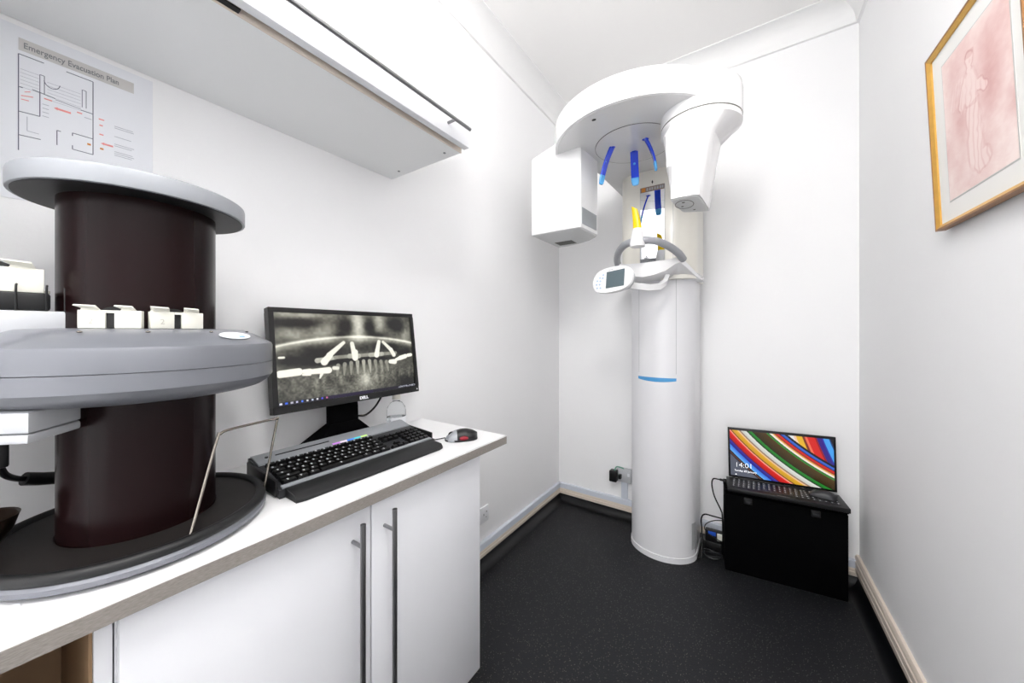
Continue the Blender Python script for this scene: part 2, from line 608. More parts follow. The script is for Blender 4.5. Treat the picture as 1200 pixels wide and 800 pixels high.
# ------------------------------------------------------------------ evacuation plan
px0 = XL + .0015
ep = thing('evacuation_plan', 'white evacuation plan sheet on the left wall above the silver scanner lid', 'notice', (XL, .11, 1.534))
part('sheet', MB().box((XL + .0003, .006, 1.534), (px0, .212, 1.872)), M['paper'], ep)
part('title_band', MB().box((px0, .026, 1.826), (px0 + .0003, .181, 1.850)), M['grey_band'], ep)
tm = frame_matrix((px0 + .0006, .0315, 1.8325), (0, 1, 0), (0, 0, 1))
o = text_mesh('title_text', 'Emergency Evacuation Plan', .0158, M['grey_print'], root_matrix(ep).inverted() @ tm, ep, .0002, bold=.0002, sx=.73)


def wl(mb, y0, z0, y1, z1, w=.0011):
    w *= .62
    d = Vector((0, y1 - y0, z1 - z0))
    n = Vector((0, -d.z, d.y)).normalized() * w
    p = [Vector((0, y0, z0)) + n, Vector((0, y1, z1)) + n, Vector((0, y1, z1)) - n, Vector((0, y0, z0)) - n]
    mb.loft([[(px0, q.y, q.z) for q in p], [(px0 + .0004, q.y, q.z) for q in p]])


pl = MB()
for s_ in ((.026, 1.818, .026, 1.63), (.026, 1.818, .056, 1.818), (.084, 1.818, .120, 1.818), (.120, 1.818, .120, 1.66), (.120, 1.66, .092, 1.66),
           (.092, 1.66, .092, 1.668), (.092, 1.694, .120, 1.694), (.092, 1.694, .092, 1.688), (.026, 1.706, .051, 1.708), (.051, 1.708, .051, 1.757), (.042, 1.757, .070, 1.754),
           (.026, 1.754, .031, 1.754), (.026, 1.66, .052, 1.662), (.072, 1.690, .072, 1.66), (.072, 1.69, .077, 1.69), (.103, 1.748, .120, 1.748)):
    wl(pl, *s_)
for y in (.051, .105):
    for dy in (0, .0055):
        wl(pl, y + dy, 1.755, y + dy, 1.792, .0008)
    wl(pl, y, 1.792, y + .0055, 1.792, .0008)
for i in range(8):
    a0, a1 = PI * (1.05 + i * .115), PI * (1.05 + (i + 1) * .115)
    wl(pl, .066 + .010 * math.cos(a0), 1.785 + .013 * math.sin(a0), .066 + .010 * math.cos(a1), 1.785 + .013 * math.sin(a1), .0009)
part('floor_plan', pl, M['plan_ink'], ep, label='dark plan lines')
fl = MB()
for i in range(6):
    wl(fl, .028, 1.79 - i * .007, .050, 1.79 - i * .007, .0004)
part('hatching', fl, M['faint_ink'], ep, label='faint grey hatch lines')
fl = MB()
for i in range(6):
    wl(fl, .060, 1.782 - i * .007, .103, 1.782 - i * .007, .0004)
part('hatching', fl, M['faint_ink'], ep, label='faint grey hatch lines')
fl = MB()
for i in range(4):
    wl(fl, .054, 1.735 - i * .008, .062, 1.735 - i * .008, .0008)
part('room_note', fl, M['faint_ink'], ep)
for zs in ((1.737, 1.733), (1.714,), (1.697, 1.693), (1.680, 1.676, 1.672)):
    fl = MB()
    for z in zs:
        wl(fl, .151, z, .182 - random.random() * .008, z, .0009)
    part('legend_text', fl, M['faint_ink'], ep)
for q in ((.070, 1.752, .103, 1.750, .0012), (.108, 1.735, .118, 1.735, .001), (.036, 1.70, .036, 1.672, .0007), (.036, 1.672, .05, 1.672, .0007)):
    fl = MB()
    wl(fl, *q)
    part('fixture_line', fl, M['faint_ink'], ep)
for s_ in ((.029, 1.738, .043, 1.742, .0012), (.029, 1.731, .038, 1.732, .0012), (.033, 1.747, .040, 1.751, .001), (.056, 1.747, .066, 1.747, .0018),
           (.098, 1.741, .105, 1.741, .002), (.128, 1.742, .136, 1.742, .002), (.129, 1.729, .134, 1.729, .002), (.129, 1.709, .135, 1.709, .002)):
    rd = MB()
    wl(rd, *s_)
    part('red_symbol', rd, M['red_ink'], ep)
for y, z, l_ in ((.068, 1.7345, .022), (.131, 1.690, .018)):
    rd = MB()
    p_ = [(y, z), (y + .005, z + .0032), (y + .005, z + .0018), (y + l_, z + .0018), (y + l_, z - .0018), (y + .005, z - .0018), (y + .005, z - .0032)]
    rd.loft([[(px0, a, b) for a, b in p_], [(px0 + .0004, a, b) for a, b in p_]])
    part('red_arrow', rd, M['red_ink'], ep)
for y, z in ((.112, 1.680), (.130, 1.678)):
    rd = MB()
    wl(rd, y, z, y + .005, z, .003)
    part('orange_symbol', rd, M['orange'], ep)

# ------------------------------------------------------------------ plate scanner
SX, SY = -.955, .160
sn = thing('plate_scanner', 'silver and dark brown cylindrical x-ray plate scanner on the left of the worktop', 'scanner', (SX, SY, .9))
tr = part('base_tray', MB().lathe([(.168, .9005), (.180, .902), (.190, .909), (.190, .916), (.186, .921), (.12, .926)], (SX, SY, 0), 72), M['silver'], sn)
rim = MB()
prof = [(.1805 + .0092 * math.cos(a), .927 + .0092 * math.sin(a)) for a in [2 * PI * i / 12 for i in range(12)]]
n = 72
rr = [[(SX + r * math.cos(2 * PI * i / n), SY + r * math.sin(2 * PI * i / n), z) for r, z in prof] for i in range(n)]
rim.loft(rr + [rr[0]], cap=False)
part('rubber_rim', rim, M['rubber'], tr, label='black rubber rim')
part('tray_mat', MB().lathe([(.106, .9262), (.106, .929), (.172, .929), (.174, .9262)], (SX, SY, 0), 64), M['mat_dark'], tr, label='dark grey mat in the tray')
part('lower_column', MB().lathe([(.104, .9265), (.104, 1.19)], (SX, SY, 0), 64), M['brown'], sn, label='dark brown tinted lower drum')
hs = MB()
hs.lathe([(.120, 1.160), (.165, 1.163), (.182, 1.168), (.196, 1.178), (.202, 1.187), (.202, 1.2135)], (SX, SY, 0), 72)
hs.lathe([(.200, 1.2137), (.202, 1.2148), (.202, 1.247), (.200, 1.252), (.193, 1.257), (.168, 1.271), (.150, 1.279), (.12, 1.281)], (SX, SY, 0), 72)
ho = part('housing', hs, M['silver'], sn, sharp=28)
part('seam', MB().lathe([(.1985, 1.2130), (.1985, 1.2152)], (SX, SY, 0), 72), M['rubber'], ho, label='dark seam round the housing')
part('upper_column', MB().lathe([(.104, 1.275), (.104, 1.508)], (SX, SY, 0), 64), M['brown'], sn, label='dark brown tinted upper drum')
ld = part('lid', MB().lathe([(.147, 1.5025), (.1515, 1.5025), (.1526, 1.5032), (.153, 1.5045), (.153, 1.5285), (.1520, 1.532), (.149, 1.534), (.05, 1.5365)], (SX, SY, 0), 72), M['silver_flat'], sn)
part('underside_plate', MB().lathe([(.1, 1.5045), (.1475, 1.5040), (.1475, 1.5075)], (SX, SY, 0), 64), M['lid_under'], ld)
part('rim_gap', MB().lathe([(.1465, 1.5016), (.1482, 1.5016), (.1482, 1.5035), (.1465, 1.5035)], (SX, SY, 0), 64), M['rubber'], ld)
part('lid_screw', MB().ball((SX + .115, SY - .045, 1.5045), .0025, 1, 1, .5), M['chrome'], ld)


def polar(deg, r, z):
    a = R(deg)
    return Vector((SX + r * math.cos(a), SY + r * math.sin(a), z))


# oval badge on the sloping shoulder
ba = 33
c0 = polar(ba, .176, 1.2675)
rad_ = Vector((math.cos(R(ba)), math.sin(R(ba)), 0))
slope = (rad_ * .025 + Vector((0, 0, -.014))).normalized()
tang = Vector((-math.sin(R(ba)), math.cos(R(ba)), 0))
bm_ = frame_matrix(c0 + slope.cross(tang) * .0004, tang, -slope)
bd = MB().prism(superellipse(0, 0, .034, .0125, 32), 0, .0012, mtx=bm_)
bo = part('badge', bd, M['white_print'], ho, label='white oval badge')
for name, body, y, sz, mm in (('badge_mark', None, 0, 0, M['blue_stripe']),):
    part(name, MB().box((.004, -.007, .0012), (.016, -.003, .0016), mtx=bm_), mm, bo)
for a_ in (-34, -8, 22, 58):
    p = polar(a_, .160, 1.2755)
    part('housing_screw', MB().ball(p, .0032, 1, 1, .5, 12, 8), M['chrome'] if a_ != 58 else M['black'], ho)
# raised step at the left
part('raised_plate', MB().box((-1.06, -.07, 1.262), (-.915, .070, 1.308), .004), M['pale'], sn, label='pale grey raised plate')
# wire guard
gd = MB().tube([(-.795, .189, .928), (-.836, .236, 1.070), (-.8395, .2425, 1.080), (-.847, .262, 1.084), (-.878, .345, 1.0815), (-.8845, .3585, 1.079), (-.886, .358, 1.071), (-.890, .334, .928)],
               .0024, 10, sub=6)
part('wire_guard', gd, M['chrome'], sn, label='bent steel wire guard')
# side box below the housing
sb = MB().prism([(-.823, .026), (-.895, .080), (-.97, .02), (-.89, -.035)], 1.1345, 1.164, .003)
so = part('side_box', sb, M['pale'], sn, label='pale grey box under the housing')
part('box_base', MB().prism([(-.8235, .0255), (-.896, .0805), (-.972, .02), (-.89, -.036)], 1.120, 1.1335, .004), M['pale'], so)
# cable and connector hanging from that box
cbm = MB().box((-1.066, -.008, 1.045), (-1.044, .014, 1.166), .004)
cbm.tube([(-1.055, .004, 1.05), (-1.06, .010, 1.03), (-1.078, .022, 1.015), (-1.09, .035, 1.008)], .005, 10)
cbm.tube([(-1.086, .030, 1.010), (-1.094, .048, 1.002), (-1.104, .072, .994)], .0115, 12, smooth=False)
cbm.tube([(-1.104, .072, .994), (-1.12, .11, .986), (-1.14, .16, .972), (-1.15, .22, .94), (-1.15, .26, .905)], .005, 10)
part('power_lead', cbm, M['black'], sn, label='black power lead with thick ferrite block')


# plate cassettes (white holders marked 2)
def cassette(label, loc, rz, k=1.0, two=True):
    t = thing('plate_cassette', label, 'cassette', loc, rz, 'white plate cassettes on the scanner')
    w, h = .0355 * k, .0285 * k
    b = MB()
    b.box((-w, -.006, 0), (-.0055 * k, .006, h), .0008)
    b.box((.0045 * k, -.006, 0), (w, .006, h), .0008)
    b.box((-.0055 * k, -.006, h * .86), (.0045 * k, .006, h), 0)
    part('holder', b, M['ivory'], t, local=True)
    for x0, x1 in ((-.034 * k, -.014 * k), (.010 * k, .027 * k)):
        c_ = MB().loft([[(x0, -.004, h - .002), (x1, -.004, h - .002), (x1, .006, h - .002), (x0, .006, h - .002)],
                        [(x0 + .002 * k, -.004, h + .003 * k), (x1 + .003 * k, -.004, h), (x1, .006, h), (x0 + .002 * k, .006, h + .003 * k)],
                        [(x0 - .004 * k, -.013, h + .0065 * k), (x1 - .001, -.013, h + .0055 * k), (x1 - .001, -.009, h + .0075 * k), (x0 - .004 * k, -.009, h + .0085 * k)]])
        part('clip', c_, M['ivory'], t, local=True)
    part('slot_insert', MB().box((-.0055 * k, -.002, .0002), (.0045 * k, .0045, h * .86)), M['black'], t, local=True, label='black slot')
    ar = MB().prism([(.016 * k * math.cos(a), h - .004 + .0105 * k * math.sin(a)) for a in [PI * i / 14 for i in range(15)]], .0, .004,
                    mtx=frame_matrix((-.001, .0125, 0), (1, 0, 0), (0, 0, 1)))
    part('knob', ar, M['black'], t, local=True, label='black round knob behind')
    if two:
        text_mesh('number', '2', .012 * k, M['emboss'], frame_matrix((-.0245 * k, -.0061, .0075 * k), (1, 0, 0), (0, 0, 1)), t, .0003)
    return t


for a_, lab in ((-26.5, 'white plate cassette marked 2, left of the two at the front of the scanner'), (9.5, 'white plate cassette marked 2, nearer the monitor at the front of the scanner')):
    p = polar(a_, .122, 1.281)
    cassette(lab, p, R(a_ + 90), 1.0)
sp = thing('sponge_stand', 'black foam stand with wire pins behind the scanner at the far left edge', 'stand', (-.935, .0, 1.308))
part('foam', MB().box((-.985, -.068, 1.3083), (-.918, .050, 1.336), .004), M['rubber'], sp)
for (x, y) in ((-.9165, .046), (-.917, .018), (-.9168, .064)):
    part('pin', MB().tube([(x, y, 1.3083), (x, y, 1.344), (x - .008, y + .001, 1.348)], .0013, 8, sub=4), M['black'], sp)
part('tray', MB().box((-.985, .028, 1.3362), (-.924, .050, 1.3405), .001), M['emboss'], sp, label='beige strip on the foam')
cassette('white plate cassette standing on black foam, farthest left on the scanner', (-.930, -.002, 1.3364), R(88), 1.3, False)

# bits on the tray at the left edge
bw = MB().lathe([(.020, .930), (.030, .934), (.040, .950), (.046, .972), (.047, .974), (.044, .972), (.036, .950), (.022, .936)], (-1.003, -.022, .0068), 36, cap=True)
solo('bowl', bw, M['brass'], 'small dull bronze metal bowl on the dark tray at the left edge', 'bowl', (-1.003, -.022, .93))
pk = MB().loft([[(-.925, -.028, .936), (-.905, -.008, .933), (-.890, -.034, .933), (-.91, -.054, .936)], [(-.935, -.026, .958), (-.912, -.002, .952), (-.897, -.030, .950), (-.92, -.052, .956)]])
solo('plastic_packet', pk, M['film'], 'clear plastic packet leaning on the dark tray at the left edge', 'packet', (-.91, -.03, .933))
pp = MB().box((-.83, -.108, .9003), (-.755, .022, .9012), mtx=Matrix.Translation((-.79, -.07, 0)) @ Matrix.Rotation(R(4), 4, 'Z') @ Matrix.Translation((.79, .07, 0)))
solo('paper_sheet', pp, M['paper'], 'white sheet of paper at the left front corner of the worktop', 'paper', (-.79, -.07, .9003))


# ------------------------------------------------------------------ monitor
def xray_picture(W=264, Hh=150):
    v, u = np.mgrid[0:Hh, 0:W]
    u = (u + .5) / W
    v = (v + .5) / Hh
    g = .34 + .10 * (smooth_noise(Hh, W, 10, 16, 1) - .5) + .08 * (smooth_noise(Hh, W, 40, 60, 2) - .5)

    def blob(cu, cv, su, sv, a, rot=0):
        du, dv = (u - cu), (v - cv)
        c_, s_ = math.cos(rot), math.sin(rot)
        x, y = du * c_ + dv * .57 * s_, -du * s_ + dv * .57 * c_
        return a * np.exp(-(x / su) ** 2 - (y / (sv * .57)) ** 2)

    g += blob(.54, .10, .055, .22, .42) + blob(.72, .05, .05, .2, .25) + blob(.30, .22, .12, .10, .16) + blob(.08, .24, .10, .07, .18)
    g += blob(.15, .02, .2, .035, .22) + blob(.95, .25, .05, .12, .16)
    g -= blob(.12, .115, .13, .045, .34) + blob(.45, .14, .06, .09, .34) + blob(.40, .26, .05, .05, .2) + blob(.63, .15, .045, .1, .28) + blob(.87, .12, .065, .085, .42, .2)
    g -= blob(.70, .26, .06, .05, .2)
    # palate line
    pv = .375 - .10 * np.sin(np.clip(u, 0, 1) * PI) ** .8
    g += .38 * np.exp(-((v - pv) / .016) ** 2) + .16 * np.exp(-((v - pv - .03) / .03) ** 2)
    # dark oral space
    g -= blob(.30, .46, .14, .08, .26) + blob(.56, .42, .14, .06, .10) + blob(.80, .43, .14, .07, .2) + blob(.50, .57, .30, .045, .30) + blob(.1, .53, .14, .05, .18) + blob(.92, .50, .08, .04, .2)

    def seg(u0, v0, u1, v1, w0, w1, a):
        x, y = u * 1.76, v
        x0, y0, x1, y1 = u0 * 1.76, v0, u1 * 1.76, v1
        dx, dy = x1 - x0, y1 - y0
        t = np.clip(((x - x0) * dx + (y - y0) * dy) / (dx * dx + dy * dy), 0, 1)
        d = np.hypot(x - x0 - t * dx, y - y0 - t * dy)
        w = w0 + (w1 - w0) * t
        return np.clip((w - d) / .010 + .5, 0, 1), a

    layers = [(.24, .545, .36, .525, .030, .02, .62), (.36, .52, .84, .505, .022, .022, .50), (.46, .515, .53, .52, .03, .03, .60), (.62, .515, .72, .51, .028, .028, .60)]
    layers += [(.285, .565, .325, .49, .042, .034, .86), (.32, .49, .425, .345, .034, .020, .84), (.485, .36, .500, .54, .026, .036, .84), (.505, .47, .505, .55, .036, .03, .86),
               (.70, .345, .672, .52, .024, .036, .86), (.735, .35, .80, .46, .018, .028, .80), (.80, .46, .822, .53, .028, .030, .84)]
    for k in range(9):
        uu = .375 + k * .047
        layers.append((uu, .62 - .03 * math.sin(k / 8 * PI), uu + (k - 4) * .003, .74, .026, .009, .50 + .08 * (k in (3, 4, 5))))
    layers += [(.02, .665, .125, .655, .038, .040, .97), (.155, .655, .19, .66, .022, .03, .95), (.20, .665, .31, .665, .028, .036, .97), (.262, .70, .25, .745, .02, .008, .85), (.150, .69, .19, .695, .014, .014, .9),
               (.345, .645, .37, .65, .022, .02, .78), (.785, .62, .825, .625, .026, .034, .95), (.84, .60, .88, .58, .02, .026, .95), (.88, .58, .93, .56, .03, .03, .96), (.955, .55, .985, .545, .024, .022, .95)]
    g = np.where(v > .66, g * .85 + .06, g)
    g += .13 * np.exp(-((v - .78) / .1) ** 2) * (smooth_noise(Hh, W, 5, 44, 5) - .35) * 1.6
    g += .12 * (v > .7) * (smooth_noise(Hh, W, 60, 100, 8) - .5)
    g += blob(.57, .84, .08, .10, .22) - blob(1.0, .97, .16, .16, .34) - blob(0.0, .98, .10, .10, .12)
    for (a0, b0, a1, b1, w0, w1, val) in layers:
        k, val = seg(a0, b0, a1, b1, w0, w1, val)
        tex = .06 * (smooth_noise(Hh, W, 40, 70, int(a0 * 1000)) - .5)
        g = g * (1 - k) + (val + tex) * k
    k, val = seg(.02, .49, .045, .49, .014, .014, .85)
    g = np.maximum(g, k * val)
    g = np.clip(g, 0.02, 1)
    g = np.clip(g + .28 * np.sin((g - .36) * PI * 1.2) * (g > .0) * .55 - .01, .02, 1)
    rgb = np.stack([g * 1.0, g * .992, g * (.86 + .08 * g)], 2)
    bar = v > .958
    rgb[bar] = (.06, .05, .13)
    rgb[(v > .958) & (u > .30) & (u < .62)] = (.10, .06, .20)
    for i, uu in enumerate((.015, .045, .075, .105, .135, .165, .195, .225, .255, .285)):
        c_ = ((.9, .9, .95), (.2, .4, .9), (.75, .75, .8), (.8, .8, .9), (.3, .5, .95), (.85, .85, .85), (.8, .85, .9), (.9, .9, .9), (.3, .3, .9), (.8, .4, .6))[i]
        rgb[(np.abs(u - uu) < .0065) & (v > .966) & (v < .99)] = c_
    rng = np.random.default_rng(3)
    tray = (v > .968) & (v < .985) & (u > .84) & (rng.random(u.shape) > .45)
    rgb[tray] = (.75, .76, .8)
    return rgb


MW, MH = .490, .298
MZ = 1.197
mo = thing('monitor', 'black monitor showing a panoramic dental x-ray on the worktop', 'monitor', (-1.080, .667, .9), 1.5438)
tilt = Matrix.Translation((0, 0, MZ - .9)) @ Matrix.Rotation(-.137, 4, 'X')
bz = MB()
b1 = .0135
bz.box((-MW / 2, -.006, MH / 2 - b1), (MW / 2, .022, MH / 2), .0015, 1, tilt)
bz.box((-MW / 2, -.006, -MH / 2), (MW / 2, .022, -MH / 2 + .021), .0015, 1, tilt)
bz.box((-MW / 2, -.006, -MH / 2 + .021), (-MW / 2 + b1, .022, MH / 2 - b1), 0, 1, tilt)
bz.box((MW / 2 - b1, -.006, -MH / 2 + .021), (MW / 2, .022, MH / 2 - b1), 0, 1, tilt)
bzo = part('bezel', bz, M['black'], mo, local=True)
part('back_shell', MB().box((-MW / 2 + .006, .002, -MH / 2 + .006), (MW / 2 - .006, .026, MH / 2 - .006), .004, 2, tilt).box((-.12, .02, -.1), (.12, .040, .06), .008, 2, tilt), M['black'], mo, local=True)
sw, sh = MW - 2 * b1, MH - b1 - .021
picture_mesh('screen', xray_picture(), sw, sh, tilt @ frame_matrix((0, -.001, (.021 - b1) / 2), (1, 0, 0), (0, 0, 1)), attr_material('monitor_screen', 1.0, .25), mo)
text_mesh('logo', 'DELL', .0125, M['white_print'], tilt @ frame_matrix((.018, -.0063, -MH / 2 + .0055), (1, 0, 0), (0, 0, 1)), bzo, .0002, 'CENTER', .0006, 1.1)
part('power_light', MB().box((MW / 2 - .012, -.0065, -MH / 2 + .008), (MW / 2 - .008, -.0055, -MH / 2 + .012), 0, 1, tilt), M['white_print'], bzo, local=True)
nk = MB()
nk.loft([[(-.046, .0, .055), (.046, .0, .055), (.046, .028, .055), (-.046, .028, .055)], [(-.046, .004, .13), (.046, .004, .13), (.046, .030, .13), (-.046, .030, .13)],
         [(-.046, .024, .24), (.046, .024, .24), (.046, .040, .24), (-.046, .040, .24)]])
nko = bmesh.ops.translate(nk.bm, verts=nk.bm.verts[:], vec=(-.032, 0, 0))
part('stand_neck', nk, M['black_matte'], mo, local=True)
part('cable_ring', MB().tube([(-.032 + .016 * math.cos(a), -.0005, .090 + .016 * math.sin(a)) for a in [2 * PI * i / 16 for i in range(17)]], .003, 8, smooth=False), M['charcoal'], nko, local=True, label='grey ring for the cables')
bs = MB()
bs.loft([[(-.125, -.020, .0005), (.125, -.020, .0005), (.125, .085, .0005), (-.125, .085, .0005)], [(-.125, -.020, .010), (.125, -.020, .010), (.125, .085, .010), (-.125, .085, .010)],
         [(-.046, -.002, .086), (.046, -.002, .086), (.046, .030, .086), (-.046, .030, .086)]])
bmesh.ops.translate(bs.bm, verts=bs.bm.verts[:], vec=(-.032, 0, 0))
part('stand_base', bs, M['black_matte'], mo, local=True)
part('cable', MB().tube([(.03, .03, .09), (.06, .03, .088), (.10, .034, .112), (.13, .032, .16), (.135, .030, .20)], .0035, 10), M['black'], mo, local=True, label='black monitor cable')

# ------------------------------------------------------------------ keyboard (local: x along the wall, y towards the wall)
KW, KD = .465, .288
kb = thing('keyboard', 'black and silver multimedia keyboard with palm rest in front of the monitor', 'keyboard', (-.816, .358, .9), R(90))
# local +x -> world +Y, local +y -> world -X
side = [(0, .001), (.0, .006), (.012, .014), (.070, .020), (.082, .020), (.200, .034), (.278, .045), (.288, .044), (.288, .001)]
kbody = MB().loft([[(x, y, z) for y, z in side[3:]] + [(x, .070, .001)] for x in (0, KW)])
part('body', kbody, M['charcoal'], kb, local=True)
part('palm_rest', MB().loft([[(x, y, z) for y, z in [(.0 + d, .001), (.0 + d, .008), (.014, .016), (.070, .0212), (.074, .0205), (.074, .001)]] for x, d in ((.012, .006), (.03, 0), (KW - .03, 0), (KW - .012, .006))]), M['rubber'], kb, local=True, label='black ribbed palm rest')
zt = lambda y: .020 + (y - .082) * .118
part('front_strip', MB().loft([[(x, .0745, .0185), (x, .0745, .0235), (x, .088, .0245), (x, .088, .0185)] for x in (.008, KW - .008)]), M['silver_flat'], kb, local=True, label='silver strip in front of the keys')
pb = part('top_panel', MB().loft([[(x, .222, .036), (x, .222, .0405), (x, .272, .0485), (x, .287, .0475), (x, .2885, .030)] for x in (.004, KW - .004)]), M['silver_flat'], kb, local=True, label='silver panel behind the keys')
part('groove', MB().loft([[(x, .250, .0452), (x, .250, .0459), (x, .255, .0466), (x, .255, .0455)] for x in (.05, .19)]), M['rubber'], pb, local=True)
for i, cc_ in enumerate(((190, 120, 210), (225, 210, 225), (60, 130, 225), (60, 190, 200), (190, 220, 120))):
    x0 = .19 + i * .022
    part('media_button', MB().loft([[(x, .224, .041), (x, .224, .0425), (x, .231, .0436), (x, .231, .042)] for x in (x0, x0 + .0215)]),
         mat('media_button_%d' % i, cc_, .3, emit=.3), pb, local=True, label='lit coloured media key')
part('round_button', MB().lathe([(.004, .0435), (.004, .0475)], (.030, .252, 0), 14), M['black'], pb, local=True)
part('end_cap', MB().box((-.004, .085, .001), (.003, .285, .038), .003), M['black'], kb, local=True)
part('end_cap', MB().box((KW - .003, .085, .001), (KW + .004, .285, .038), .003), M['black'], kb, local=True)
kmesh = {}


def key(x, y, w, d=.0165):
    kk = round(w, 4)
    if kk not in kmesh:
        a, h_ = w / 2, .009
        q = MB().loft([[(-a, -d / 2, 0), (a, -d / 2, 0), (a, d / 2, 0), (-a, d / 2, 0)], [(-a + .0022, -d / 2 + .0018, h_), (a - .0022, -d / 2 + .0018, h_), (a - .0022, d / 2 - .003, h_), (-a + .0022, d / 2 - .003, h_)]])
        kmesh[kk] = q.mesh('key', M['black'])
    o = bpy.data.objects.new('key', kmesh[kk])
    o.location = (x, y, zt(y) + .0005)
    o.rotation_euler = (math.atan(.118), 0, 0)
    COL.objects.link(o)
    o.parent = kb
    return o


klet = []
rows = [(.098, [.028, .024, .024, .108, .024, .024, .028]), (.1185, [.042] + [.0182] * 9 + [.042]), (.139, [.032] + [.0182] * 11 + [.030]), (.1595, [.028] + [.0182] * 12 + [.024]),
        (.180, [.0182] * 13 + [.030]), (.206, [.0182] * 13)]
for y, ws in rows:
    x = .014
    tot = sum(ws) + .0011 * (len(ws) - 1)
    stretch = (.290 - .0011 * (len(ws) - 1)) / sum(ws)
    for w in ws:
        w *= stretch
        key(x + w / 2, y, round(w, 4))
        klet.append((x + w / 2, y))
        x += w + .0011
for i in range(3):
    key(.324 + i * .0195, .098, .0184)
    for y in (.159, .180):
        key(.324 + i * .0195, y, .0184)
key(.324 + .0195, .1185, .0184)
for j, y in enumerate((.098, .1185, .139, .1595, .180)):
    for i in range(4):
        key(.388 + i * .0188, y, .0178)
lt = MB()
for (x, y) in klet:
    for dx, dy, w in ((-.003, .001, .0022), (-.003, -.003, .0016)):
        lt.box((x + dx - w, y + dy - .0011, zt(y) + .0096 + dy * .12), (x + dx + w, y + dy + .0011, zt(y) + .0100 + dy * .12))
o = part('key_legends', lt, M['white_print'], kb, local=True, label='tiny white key legends')
o['kind'] = 'stuff'
part('cable', MB().tube([(.452, .2885, .030), (.462, .296, .034), (.48, .285, .012), (.488, .25, .0045), (.495, .18, .0045)], .002, 8), M['black'], kb, local=True, label='thin black keyboard cable')

# the keyboard stands on its raised rear feet
def kshear(y, z):
    return y * .8, z + max(0, y * .8 - .056) * .075


for ch in list(kb.children) + [c for p_ in kb.children for c in p_.children]:
    if ch.name.startswith('key') and not ch.name.startswith('key_l'):
        y_, z_ = kshear(ch.location.y, ch.location.z)
        ch.location.y, ch.location.z = y_, z_
        ch.scale = (1, .8, 1)
        ch.rotation_euler = (math.atan(.118 / .8 + .075), 0, 0)
    else:
        for v_ in ch.data.vertices:
            v_.co.y, v_.co.z = kshear(v_.co.y, v_.co.z)
for x in (.03, KW - .03):
    part('rear_foot', MB().box((x - .012, .205, .0005), (x + .012, .222, .045), .002), M['black'], kb, local=True)

# ------------------------------------------------------------------ desk mouse
def mouse_body(mb, L, W_, Hh, y0=-1, y1=1, infl=0.0):
    rings = []
    ns = 18
    for i in range(ns + 1):
        t = y0 + (y1 - y0) * i / ns
        y = t * L / 2
        k = max(0.02, 1 - abs(t) ** 3.0) ** .5
        w = W_ / 2 * k * (1 - .08 * math.cos(t * PI)) + infl
        h = Hh * max(.05, (1 - ((t + .15) / 1.18) ** 2)) ** .75 + infl
        rings.append([(w * math.cos(a), y, .001 + h * max(0, math.sin(a)) ** .8) for a in [PI * j / 14 for j in range(15)]])
    return mb.loft(rings)


ms = thing('computer_mouse', 'black and silver wired mouse with a red glow on the worktop corner', 'mouse', (-.838, .917, .9005), R(140))
part('mouse_shell', mouse_body(MB(), .112, .064, .036), M['black'], ms, local=True)
part('button_panel', mouse_body(MB(), .112, .064, .036, .30, .97, .0010), M['silver_flat'], ms, local=True, label='silver front buttons')
part('scroll_wheel', MB().lathe([(.010, -.003), (.011, 0), (.010, .003)], (0, 0, 0), 18, mtx=Matrix.Translation((0, .034, .019)) @ Matrix.Rotation(R(90), 4, 'Y')), M['rubber'], ms, local=True)
gl = MB().ball((.0, .0, .0), .010, .55, 1.6, .75, mtx=Matrix.Translation((-.0275, -.006, .0105)))
part('glow_window', gl, M['red_lamp'], ms, local=True, label='red glowing side window')
part('base_plate', MB().prism(superellipse(0, 0, .033, .057, 36, 2.5), 0, .006, .001), M['black'], ms, local=True)
cw = Matrix.LocRotScale(ms.location, ms.rotation_euler, None)
lead = MB().tube([cw @ Vector((0, .055, .010)), (-.905, .850, .904), (-.95, .836, .904), (-1.0, .838, .915), (-1.03, .850, .918), (-1.02, .87, .910), (-1.04, .905, .9025), (-1.1, .92, .9025)], .002, 8)
part('cable', lead, M['black'], ms, label='thin black cable')

# ------------------------------------------------------------------ hand gel bottle
bx, by = -1.085, .835
bt = thing('gel_bottle', 'clear hand gel bottle with white cap behind the keyboard', 'bottle', (bx, by, .9))
part('bottle_body', MB().lathe([(.030, .901), (.034, .904), (.034, .985), (.031, 1.000), (.022, 1.014), (.013, 1.020), (.012, 1.028)], (bx, by, 0), 32), M['glass'], bt)
part('gel', MB().lathe([(.029, .904), (.0315, .907), (.0315, .962), (.029, .964)], (bx, by, 0), 28), M['gel'], bt)
part('cap', MB().lathe([(.014, 1.027), (.015, 1.029), (.015, 1.048), (.012, 1.052), (.006, 1.053)], (bx, by, 0), 24), M['ivory'], bt)
lb = MB()
ang = [R(-70 + 140 * i / 12) for i in range(13)]
lb.loft([[(bx + r_ * math.cos(a), by + r_ * math.sin(a), z) for a in ang] for r_, z in ((.0343, .940), (.0343, .966))], cap=False, close=False)
part('label', lb, M['white_print'], bt)

